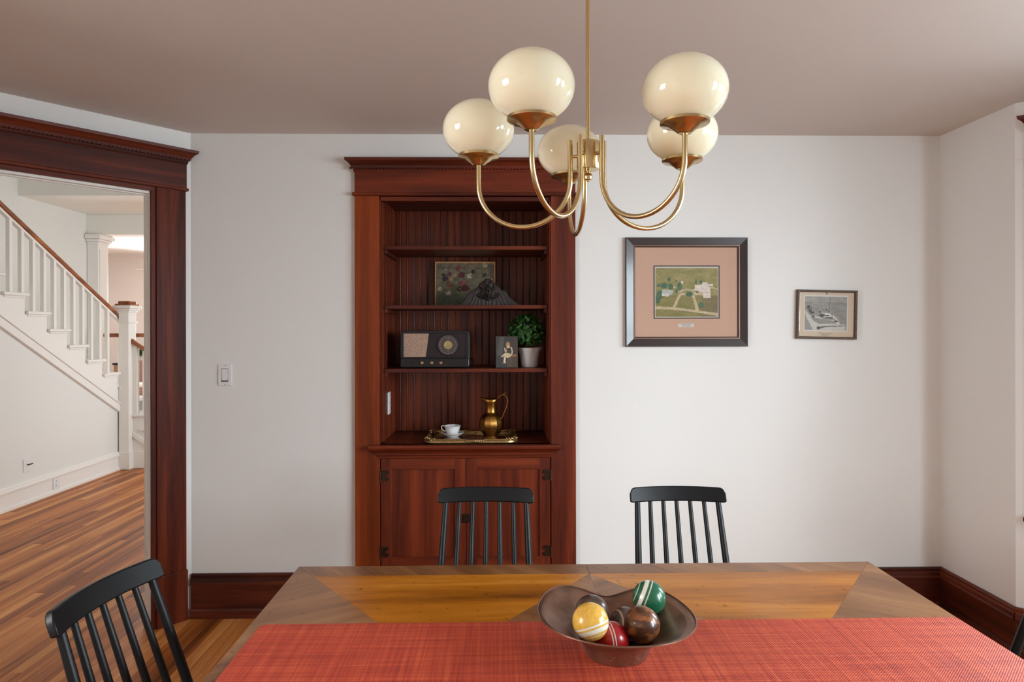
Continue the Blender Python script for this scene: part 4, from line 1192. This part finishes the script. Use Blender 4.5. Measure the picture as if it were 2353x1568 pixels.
# ---- croquet balls
BR = 0.0416
def cball(name, c, axis, func, label):
    ax = Vector(axis).normalized()
    q = Vector((0, 0, 1)).rotation_difference(ax).to_matrix()
    nr, ns_ = 60, 72
    vs, cols, fs = [], [], []
    for i in range(nr+1):
        la = -math.pi/2+math.pi*i/nr
        for k in range(ns_):
            lo = 2*math.pi*k/ns_
            d = Vector((math.cos(la)*math.cos(lo), math.cos(la)*math.sin(lo), math.sin(la)))
            vs.append(q @ d*BR)
            cols.append(lin(func(math.degrees(la), math.degrees(lo), d)))
    for i in range(nr):
        for k in range(ns_):
            fs.append((i*ns_+k, i*ns_+(k+1) % ns_, (i+1)*ns_+(k+1) % ns_, (i+1)*ns_+k))
    me = bpy.data.meshes.new(name); me.from_pydata([tuple(v) for v in vs], [], fs)
    me.polygons.foreach_set('use_smooth', [True]*len(me.polygons))
    at = me.color_attributes.new('Col', 'FLOAT_COLOR', 'POINT')
    at.data.foreach_set('color', [x for cc in cols for x in (cc[0], cc[1], cc[2], 1.0)])
    me.materials.append(M['ball_paint'])
    o = bpy.data.objects.new(name, me); COL.objects.link(o); o.location = c
    WORLD[o.name] = Matrix.Translation(Vector(c))
    return tag(o, label, 'ball', 'croquet balls in the copper bowl')
def striped(base, white=(232, 226, 214), lines=((-3.5, 3.5), (12, 14.5), (-14.5, -12))):
    def f(la, lo, d):
        for a, b_ in lines:
            if a <= la <= b_: return white
        k = 0.94+0.12*vnoise(d.x*9+5, d.y*9+d.z*7)
        return [min(255, v*k) for v in base]
    return f
def worn(base, light, seed):
    def f(la, lo, d):
        n = vnoise(d.x*3+seed, d.z*5+d.y*2)*0.7+vnoise(d.x*14+seed, d.z*24)*0.3
        t = max(0, min(1, (n-0.42)*3))
        return [base[i]*(1-t)+light[i]*t for i in range(3)]
    return f
wide = ((-6.5, 6.5), (18, 22), (-22, -18))
cball('croquet_ball', (0.209, 1.532, 0.873), (-0.30, 0.30, 0.90), lambda la, lo, d: striped((222, 172, 72), lines=((-33, -20), (-12, -8.5), (-46, -43)))(la, lo, d), 'yellow croquet ball with white stripes')
cball('croquet_ball', (0.226, 1.632, 0.851), (0.1, 0.2, 1), worn((66, 48, 42), (92, 72, 60), 3), 'dark brown croquet ball half hidden behind the yellow one')
cball('croquet_ball', (0.378, 1.679, 0.867), (1.0, -0.30, -0.40), lambda la, lo, d: striped((26, 92, 62), lines=((-11.5, -8), (-34, -21), (-56, -51)))(la, lo, d), 'green croquet ball with white stripes resting against the bowl rim')
cball('croquet_ball', (0.336, 1.568, 0.849), (0.2, 0.1, 1), worn((74, 44, 30), (150, 92, 50), 8), 'worn bare wood brown croquet ball in front of the green one')
cball('croquet_ball', (0.312, 1.646, 0.8145), (-1.0, -0.35, 0.25), lambda la, lo, d: striped((92, 70, 62), (206, 188, 168), lines=((38, 42), (-42, -38)))(la, lo, d), 'dull brown croquet ball with one thin cream line, lying low in the bowl')
cball('croquet_ball', (0.263, 1.566, 0.8145), (-1.0, -0.2, -0.05), lambda la, lo, d: striped((176, 26, 30), lines=((2, 5), (11, 14), (-8, -6)))(la, lo, d), 'red croquet ball between the yellow and the worn wood ball')

# ================================================================== CHAIRS
def make_chair():
    c = thing('dining_chair', (0, 0, 0), 'black spindle back chair', 'chair', 'black spindle back chairs around the table')
    # seat, local +Y is the front
    sp = []
    for x, y in ((-0.205, -0.215), (-0.10, -0.232), (0.0, -0.236), (0.10, -0.232), (0.205, -0.215), (0.222, -0.10), (0.228, 0.05), (0.222, 0.175), (0.19, 0.205), (0.0, 0.214), (-0.19, 0.205), (-0.222, 0.175), (-0.228, 0.05), (-0.222, -0.10)):
        sp.append((x, y))
    MB().prism(sp, 'z', 0.418, 0.45).build('seat', M['black'], c, 0.010, segs=3)
    # crest rail: bowed board with rounded top corners, leaning with the spindles
    lean_ = 0.40
    W, Hc, T, rc = 0.404, 0.058, 0.023, 0.024
    def bow(x): return -0.345+0.034*(x/0.2)**2
    n = 40; vs = []
    for i in range(n+1):
        x = -W/2+W*i/n
        e = W/2-abs(x)
        h = Hc if e > rc else Hc-rc+math.sqrt(max(0, rc*rc-(rc-e)**2))
        h = max(h, Hc-rc)
        b0 = 0.004 if e < 0.004 else 0
        zb_ = 0.812; 
        for (dh, dt) in ((b0, -T/2), (h, -T/2), (h, T/2), (b0, T/2)):
            z = zb_+dh
            vs.append((x, bow(x)-lean_*(z-0.84)*1.0+dt, z+dt*0.3))
    fs = [(i*4+j, (i+1)*4+j, (i+1)*4+(j+1) % 4, i*4+(j+1) % 4) for i in range(n) for j in range(4)]
    fs += [(3, 2, 1, 0), (n*4, n*4+1, n*4+2, n*4+3)]
    b = MB().add(vs, fs, True); b.build('crest_rail', M['black'], c, 0.004, 50)
    for k in range(7):
        t = -1+2*k/6
        xb, xt = 0.186*t, 0.170*t
        yb = -0.205+0.022*t*t
        zt = 0.825
        yt = bow(xt)-lean_*(zt-0.84)
        r = 0.0125 if k in (0, 6) else 0.0095
        pts = [Vector((xb, yb, 0.44)).lerp(Vector((xt, yt, zt)), q/4) for q in range(5)]
        MB().tube(pts, [r*1.05, r*1.12, r*1.08, r, r*0.92], 12).build('spindle', M['black'], c)
    feet = {}
    for sx in (-1, 1):
        for sy in (-1, 1):
            t0 = Vector((sx*0.165, sy*0.165-0.01, 0.422)); f0 = Vector((sx*0.215, sy*0.215-0.01, 0.0))
            MB().tube([t0.lerp(f0, q/5) for q in range(6)], [0.016, 0.018, 0.018, 0.016, 0.013, 0.011], 12).build('leg', M['black'], c)
            feet[(sx, sy)] = (t0, f0)
    for sx in (-1, 1):
        a = feet[(sx, -1)][0].lerp(feet[(sx, -1)][1], 0.55); b_ = feet[(sx, 1)][0].lerp(feet[(sx, 1)][1], 0.55)
        MB().tube([a, (a+b_)/2, b_], [0.008, 0.011, 0.008], 10).build('stretcher', M['black'], c)
    a = (feet[(-1, -1)][0].lerp(feet[(-1, -1)][1], 0.55)+feet[(-1, 1)][0].lerp(feet[(-1, 1)][1], 0.55))/2
    b_ = (feet[(1, -1)][0].lerp(feet[(1, -1)][1], 0.55)+feet[(1, 1)][0].lerp(feet[(1, 1)][1], 0.55))/2
    MB().tube([a, (a+b_)/2, b_], [0.008, 0.010, 0.008], 10).build('stretcher', M['black'], c)
    return c
ch = make_chair()
for i, (x, y, rz, lab) in enumerate(((-0.066, 2.505, 178.4, 'black spindle back chair in front of the bookcase doors'),
                                     (0.745, 2.495, 178.3, 'black spindle back chair against the bare white wall'),
                                     (-0.735, 1.765, -97.5, 'black spindle back chair at the left end of the table near the doorway'),
                                     (1.328, 1.80, 90, 'black spindle back chair at the right end of the table, mostly out of view'))):
    o = ch if i == 0 else copy_tree(ch)
    o.location = (x, y, 0); o.rotation_euler = (0, 0, R(rz))
    o['label'] = lab

# ================================================================== CHANDELIER
HX, HY, AR = 0.213, 1.585, 0.272
cl = thing('chandelier', (HX, HY, 2.60), 'brass five arm chandelier with cream opal glass globes above the table', 'chandelier')
MB().tube([(HX, HY, 1.99), (HX, HY, 2.59)], 0.0052, 14).build('rod', M['brass'], cl)
MB().lathe([(0.0001, 2.604), (0.062, 2.604), (0.062, 2.592), (0.055, 2.580), (0.012, 2.574), (0.0001, 2.574)], (HX, HY, 0), 32).build('canopy', M['brass'], cl)
MB().lathe([(0.0001, 1.995), (0.0255, 1.995), (0.0268, 1.993), (0.0268, 1.930), (0.0255, 1.928), (0.0001, 1.928)], (HX, HY, 0), 36).build('hub', M['brass'], cl)
MB().lathe([(0.0001, 1.928), (0.007, 1.928), (0.007, 1.924), (0.004, 1.922), (0.0095, 1.916), (0.0105, 1.911), (0.0085, 1.905), (0.005, 1.903), (0.004, 1.900), (0.0001, 1.899)], (HX, HY, 0), 20).build('finial', M['brass'], cl)
ZCUP = 1.954
for k in range(5):
    a = R(21.5+72*k); ca, sa = math.cos(a), math.sin(a)
    def P_(r, z): return (HX+ca*r, HY+sa*r, z)
    r0 = 0.043
    pts = [P_(r0, 2.001), P_(r0, 1.97), P_(r0, 1.94), P_(r0, 1.915)]
    cr_, wr = (r0+AR)/2, (AR-r0)/2
    for q in range(1, 24):
        g = math.pi+math.pi*q/24
        pts.append(P_(cr_+wr*math.cos(g), 1.905+0.108*math.sin(g)))
    pts += [P_(AR, 1.91), P_(AR, 1.935), P_(AR, ZCUP+0.004)]
    arm = MB().tube(pts, 0.0058, 14).build('arm', M['brass'], cl)
    MB().tube([P_(0.024, 1.962), P_(0.040, 1.962)], 0.0042, 12).build('arm_peg', M['brass'], arm)
    c = P_(AR, 0)
    MB().lathe([(0.0001, ZCUP), (0.013, ZCUP), (0.016, ZCUP+0.002), (0.020, ZCUP+0.006), (0.034, ZCUP+0.015), (0.049, ZCUP+0.019), (0.0508, ZCUP+0.0205), (0.0508, ZCUP+0.026), (0.048, ZCUP+0.027), (0.047, ZCUP+0.022), (0.0001, ZCUP+0.020)], c, 40).build('cup', M['brass'], cl)
    gl = []
    for q in range(33):
        t = -math.pi/2+math.pi*q/32
        rr, zz = 0.0885*math.cos(t), 0.0725*math.sin(t)
        if zz < -0.0615: continue
        gl.append((max(rr, 1e-4), 2.0435+zz))
    gl = [(0.0445, 1.979)] + gl
    MB().lathe(gl, c, 48).build('globe', M['opal'], cl, 0, 60)

# ================================================================== PICTURES AND PLATES ON THE WALLS
def rect_frame(b, x0, x1, z0, z1, prof):
    """prof: (inset, y) outline of the moulding; mitred rectangle."""
    m = len(prof); vs = []
    for cx_, cz_, sx, sz in ((x0, z0, 1, 1), (x1, z0, -1, 1), (x1, z1, -1, -1), (x0, z1, 1, -1)):
        for d, y in prof: vs.append((cx_+sx*d, y, cz_+sz*d))
    fs = [(k*m+j, ((k+1) % 4)*m+j, ((k+1) % 4)*m+(j+1) % m, k*m+(j+1) % m) for k in range(4) for j in range(m)]
    return b.add(vs, fs)
WY = YB
fx0, fx1, fz0, fz1 = 0.686, 1.354, 1.449, 2.043
p1 = thing('framed_photograph', (1.02, WY, fz0), 'large dark framed colour aerial photograph of a farm with peach mat', 'picture')
rect_frame(MB(), fx0, fx1, fz0, fz1, [(0, WY-0.0005), (0, WY-0.020), (0.004, WY-0.026), (0.043, WY-0.018), (0.048, WY-0.014), (0.048, WY-0.0005)]).build('frame', M['frame_dark'], p1)
rect_frame(MB(), fx0+0.0435, fx1-0.0435, fz0+0.0435, fz1-0.0435, [(0, WY-0.010), (0, WY-0.0195), (0.004, WY-0.0195), (0.004, WY-0.010)]).build('frame_lip', M['frame_edge'], p1)
rect_frame(MB(), fx0+0.0475, fx1-0.0475, fz0+0.0475, fz1-0.0475, [(0, WY-0.008), (0, WY-0.015), (0.006, WY-0.012), (0.006, WY-0.008)]).build('frame_inner', M['frame_dark'], p1)
MB().box(fx0+0.045, fx1-0.045, WY-0.008, WY-0.001, fz0+0.045, fz1-0.045).build('mat_board', M['mat_peach'], p1)
qx0, qx1, qz0, qz1 = 0.841, 1.203, 1.601, 1.891
MB().box(qx0, qx1, WY-0.0085, WY-0.0079, qz0, qz1).build('inner_mat', M['mat_dark'], p1)
MB().box(qx0+0.006, qx1-0.006, WY-0.0089, WY-0.0084, qz0+0.006, qz1-0.006).build('photo_margin', M['paper'], p1)
ROADS = [[(215,990),(560,1010),(700,1025),(1000,1070),(1470,1130),(1470,1190),(1000,1110),(560,1062),(215,1050)],
         [(560,1010),(640,850),(680,760),(735,725),(830,735),(830,760),(740,770),(700,830),(660,920),(610,1030)],
         [(945,780),(1000,770),(1060,960),(1100,1090),(1020,1080),(1000,960)],
         [(660,715),(740,660),(860,640),(960,655),(1010,640),(1010,680),(960,700),(940,690),(860,662),(770,685),(720,720)],
         [(980,700),(1170,690),(1340,600),(1470,640),(1470,665),(1340,630),(1180,770),(990,770)]]
TREES = [((385,580),75,60),((300,760),60,90),((260,860),50,80),((520,600),50,60),((490,455),28,46),((700,590),48,80),((640,690),26,50),((890,750),68,50),((1135,965),52,56),((1028,500),18,56),((1130,505),28,34),((1050,700),30,26),((280,575),34,30),((635,485),22,16)]
BUILD = [([(1005,560),(1150,560),(1160,510),(1260,510),(1270,545),(1375,548),(1375,585),(1300,590),(1320,700),(1330,830),(1170,830),(1170,700),(1000,680)],(236,222,208)),
         ([(730,483),(785,483),(765,550),(735,545)],(230,222,206)),
         ([(345,700),(370,655),(510,660),(580,670),(560,740),(500,780),(340,785)],(196,196,186)),
         ([(345,735),(500,740),(470,800),(340,780)],(230,226,216)),
         ([(575,600),(615,600),(615,630),(575,625)],(226,214,200))]
def aerial(u, v):
    x = 215+u*1255; y = 225+v*980
    n = vnoise(x/160, y/60); n2 = vnoise(x/30, y/18)
    c = [152+22*n, 146+14*n, 88+18*n]
    if y > 780: c = [138+20*n, 132+14*n, 72+16*n]
    if x > 1150 and y > 780: c = [132+14*n, 118+12*n, 84]
    for r_ in ROADS:
        if inpoly(x, y, r_): c = [214, 194, 158]
    for (p, a, b_) in TREES:
        if ((x-p[0])/a)**2+((y-p[1])/b_)**2 < 0.8+0.4*n2: c = [72+24*n2, 108+22*n2, 82+14*n2]
    for pl, col in BUILD:
        if inpoly(x, y, pl): c = list(col)
    if 1205 < x < 1330 and 700 < y < 716: c = [214, 196, 184]
    k = 0.93+0.14*n2
    return [max(0, min(255, q*k)) for q in c]
painting('photo', M['paint_mat'], p1, ((qx0+qx1)/2, WY-0.0094, (qz0+qz1)/2-0.002), (1, 0, 0), (0, 0, 1), qx1-qx0-0.020, qz1-qz0-0.024, 150, 118, aerial)
npl = MB().box(0.975, 1.062, WY-0.0092, WY-0.0079, 1.555, 1.574).build('name_plate', M['paper'], p1, 0.001)
MB().box(fx0+0.046, fx1-0.046, WY-0.0112, WY-0.0104, fz0+0.046, fz1-0.046).build('glass', M['pane'], p1)

tm = MB(); rg = random.Random(4)
for zr, xa, xb in ((1.5670, 0.992, 1.046), (1.5600, 0.997, 1.042)):
    x = xa
    while x < xb:
        w = rg.uniform(0.0016, 0.004); tm.box(x, min(x+w, xb), WY-0.0096, WY-0.0091, zr-0.0012, zr+0.0012); x += w+rg.uniform(0.0008, 0.002)
tag(tm.build('worn_inscription', M['plastic_grey'], npl), None, kind='stuff')

# small tilted black and white photograph
F2c = (1.790, 1.622); tlt = R(-1.3)
p2 = thing('framed_photograph', (F2c[0], WY, 1.487), 'small worn brown framed black and white farm photograph hanging slightly crooked', 'picture')
W2, H2 = 0.330, 0.268
R2 = Matrix.Translation(Vector((F2c[0], 0, F2c[1]))) @ Matrix.Rotation(-tlt, 4, 'Y')
b = MB(R2)
rect_frame(b, -W2/2, W2/2, -H2/2, H2/2, [(0, WY-0.001), (0, WY-0.022), (0.003, WY-0.025), (0.010, WY-0.023), (0.013, WY-0.016), (0.013, WY-0.001)]).build('frame', M['frame_old'], p2)
MB(R2).box(-W2/2+0.012, W2/2-0.012, WY-0.011, WY-0.002, -H2/2+0.012, H2/2-0.012).build('mat_board', M['mat_cream'], p2)
BWT = [((400,620),46,60),((440,720),40,36),((510,770),70,36),((540,880),38,34),((790,840),80,46),((720,750),40,16),((970,740),20,24),((900,690),26,18),((690,1190),50,40),((1180,1000),60,22),((480,700),16,60)]
def bw(u, v):
    x = 300+u*1180; y = 330+v*920
    n = vnoise(x/120, y/40); n2 = vnoise(x/22, y/16)
    g = 150+20*n
    if y < 480: g = 165+16*n
    if inpoly(x, y, [(300,690),(420,830),(480,880),(560,1010),(700,1080),(1220,1060),(1220,1080),(1440,1080),(1440,1245),(730,1245),(640,1245),(520,1245),(330,870)]): g = 214
    if inpoly(x, y, [(470,900),(620,880),(820,940),(1100,960),(1190,1040),(700,1060),(560,1000)]): g = 150+16*n2
    if inpoly(x, y, [(490,850),(560,850),(820,930),(800,945),(480,880)]): g = 222
    if inpoly(x, y, [(900,950),(1110,960),(1240,1040),(1290,1100),(1200,1060),(1090,985)]): g = 222
    if inpoly(x, y, [(1120,830),(1250,980),(1300,1080),(1230,1050),(1110,900)]): g = 216
    if inpoly(x, y, [(780,750),(830,790),(1010,780),(1030,830),(1120,830),(1110,940),(1050,940),(1050,880),(830,890)]): g = 232
    if inpoly(x, y, [(880,835),(990,835),(990,865),(880,865)]) or inpoly(x, y, [(1050,840),(1090,840),(1090,865),(1050,865)]): g = 90
    if inpoly(x, y, [(880,880),(1090,880),(1090,945),(880,945)]): g = 110+40*n2
    if inpoly(x, y, [(690,1160),(860,1130),(1440,1110),(1440,1130),(900,1160),(740,1210)]): g = 120
    if inpoly(x, y, [(300,900),(400,990),(530,1245),(300,1245)]): g = 165
    if abs(x-(1010-(y-360)*0.08)) < 12 and y < 720: g *= 0.8
    for (p, a, b_) in BWT:
        if ((x-p[0])/a)**2+((y-p[1])/b_)**2 < 0.75+0.5*n2: g = 72+40*n2
    g *= 0.95+0.1*n2
    return [min(255, g*1.0), min(255, g*0.97), min(255, g*0.92)]
ex2 = (R2.to_3x3() @ Vector((1, 0, 0))); ez2 = (R2.to_3x3() @ Vector((0, 0, 1)))
MB(R2).box(-0.126, 0.118, WY-0.0116, WY-0.0108, -0.092, 0.106).build('photo_margin', M['paper'], p2)
o2 = R2 @ Vector((-0.004, WY-0.0121, 0.006))
painting('photo', M['paint_mat'], p2, o2, ex2, ez2, 0.232, 0.184, 120, 96, bw)
MB(R2).box(-W2/2+0.008, W2/2-0.008, WY-0.0150, WY-0.0142, -H2/2+0.008, H2/2-0.008).build('glass', M['pane'], p2)
# small bird emblem printed on the mat
MB(R2).prism([(-0.010, 0.110), (0.012, 0.1105), (0.004, 0.113), (-0.004, 0.1235), (-0.008, 0.124), (-0.002, 0.113)], 'y', WY-0.0114, WY-0.0108).build('bird_emblem', M['frame_old'], p2)

tm = MB(R2)
for zr, xa, xb in ((-0.1025, -0.042, 0.036), (-0.1105, -0.026, 0.018), (-0.1175, -0.024, 0.012)):
    x = xa
    while x < xb:
        w = rg.uniform(0.0016, 0.004); tm.box(x, min(x+w, xb), WY-0.0114, WY-0.0108, zr-0.0012, zr+0.0012); x += w+rg.uniform(0.0008, 0.002)
tag(tm.build('faded_caption', M['frame_old'], p2), None, kind='stuff')

# light switch
sw = thing('light_switch', (-1.478, YB, 1.30), 'white rocker light switch plate on the wall beside the doorway', 'switch')
MB().box(-1.515, -1.440, YB-0.006, YB, 1.243, 1.360).build('plate', M['plastic_white'], sw, 0.003)
MB().box(-1.4955, -1.4595, YB-0.0068, YB-0.0055, 1.266, 1.337).build('rocker_slot', M['plastic_grey'], sw)
MB().hexa([(-1.494, YB-0.0065, 1.268), (-1.461, YB-0.0065, 1.268), (-1.461, YB-0.004, 1.268), (-1.494, YB-0.004, 1.268)],
          [(-1.494, YB-0.0105, 1.335), (-1.461, YB-0.0105, 1.335), (-1.461, YB-0.004, 1.335), (-1.494, YB-0.004, 1.335)]).build('rocker', M['plastic_white'], sw, 0.001)
for z in (1.352, 1.251):
    disc(MB(), -1.4775, YB-0.006, z, [(0.0025, 0), (0.002, 0.001), (0.0001, 0.0012)], 10).build('screw', M['plastic_grey'], sw)

# hall outlets on the wall under the stair
o1 = thing('wall_outlet', (SX, 6.0, 0.34), 'white wall plate with a small hook above the hall baseboard', 'wall plate')
xw = SX-0.012
MB().box(xw, xw+0.007, 5.967, 6.043, 0.282, 0.400).build('plate', M['plastic_white'], o1, 0.003)
MB().tube([(xw+0.006, 6.01, 0.345), (xw+0.03, 6.02, 0.347), (xw+0.034, 6.045, 0.350)], 0.005, 8).build('hook', M['iron'], o1)
o2_ = thing('wall_outlet', (SX, 6.38, 0.10), 'white duplex outlet set into the hall baseboard', 'outlet')
xw2 = SX-0.012+0.016
MB().box(xw2, xw2+0.007, 6.335, 6.425, 0.040, 0.148).build('plate', M['plastic_white'], o2_, 0.003)
for z in (0.075, 0.115):
    MB().box(xw2+0.006, xw2+0.009, 6.362, 6.398, z-0.014, z+0.014).build('socket', M['plastic_white'], o2_, 0.003)
    MB().box(xw2+0.0085, xw2+0.0095, 6.372, 6.376, z-0.006, z+0.006).build('slot', M['plastic_grey'], o2_)

# ================================================================== LIVING ROOM FURNITURE (glimpsed between the balusters)
tag(MB().prism(rrect(-8.4, -5.6, 12.3, 14.1, 0.02, 3), 'z', 0.0, 0.012).build('area_rug', M['rug']), 'blue grey patterned rug on the far living room floor', 'rug')
ac = thing('armchair', (-6.95, 13.0, 0.013), 'mauve upholstered armchair with curved wooden arms in the far room', 'armchair')
MB().box(-7.27, -6.63, 12.72, 13.32, 0.28, 0.42).build('seat', M['mauve'], ac, 0.03)
MB().box(-7.25, -6.65, 13.22, 13.36, 0.40, 0.95).build('backrest', M['mauve'], ac, 0.04)
MB().box(-7.20, -6.74, 12.80, 13.20, 0.42, 0.52).build('cushion', M['paper'], ac, 0.04)
for x in (-7.28, -6.62):
    MB().tube([(x, 12.72, 0.20), (x, 12.70, 0.45), (x, 12.74, 0.62), (x, 12.86, 0.68), (x, 13.05, 0.66), (x, 13.30, 0.70)], 0.022, 10).build('arm', M['rail'], ac)
    for y in (12.74, 13.32):
        MB().box(x-0.02, x+0.02, y-0.02, y+0.02, 0.013, 0.30).build('leg', M['rail'], ac)
cn = thing('console_cabinet', (-7.5, 14.35, 0), 'tan wooden console against the far living room wall', 'cabinet')
MB().box(-8.1, -6.9, 14.15, 14.55, 0.12, 0.80).build('body', M['console'], cn, 0.006)
MB().box(-8.12, -6.88, 14.13, 14.56, 0.80, 0.84).build('top', M['radio'], cn, 0.004)
for x in (-8.06, -6.94):
    for y in (14.19, 14.51): MB().box(x-0.02, x+0.02, y-0.02, y+0.02, 0, 0.12).build('leg', M['console'], cn)
for k in range(3):
    MB().box(-8.07+k*0.385, -7.71+k*0.385, 14.138, 14.152, 0.16, 0.76).build('door', M['console'], cn, 0.003)
vp = thing('potted_plant', (-7.56, 14.3, 0.84), 'leafy green houseplant on the far console', 'plant')
MB().lathe([(0.0001, 0), (0.05, 0), (0.07, 0.12), (0.06, 0.12), (0.0001, 0.10)], (-7.56, 14.3, 0.841), 20).build('pot', M['pot'], vp)
lf = MB(); rg = random.Random(21)
for k in range(120):
    a = rg.uniform(0, 6.28); e = rg.uniform(0.1, 1.4); L_ = rg.uniform(0.08, 0.16)
    d = Vector((math.cos(a)*math.cos(e), math.sin(a)*math.cos(e), math.sin(e)))
    c0 = Vector((-7.56, 14.3, 0.96)) + d*rg.uniform(0.02, 0.1)
    s_ = d.cross(Vector((0, 0, 1))).normalized()*0.025
    lf.add([c0, c0+d*L_*0.5+s_, c0+d*L_, c0+d*L_*0.5-s_], [(0, 1, 2, 3)])
tag(lf.build('foliage', M['leaf'], vp), None, kind='stuff')
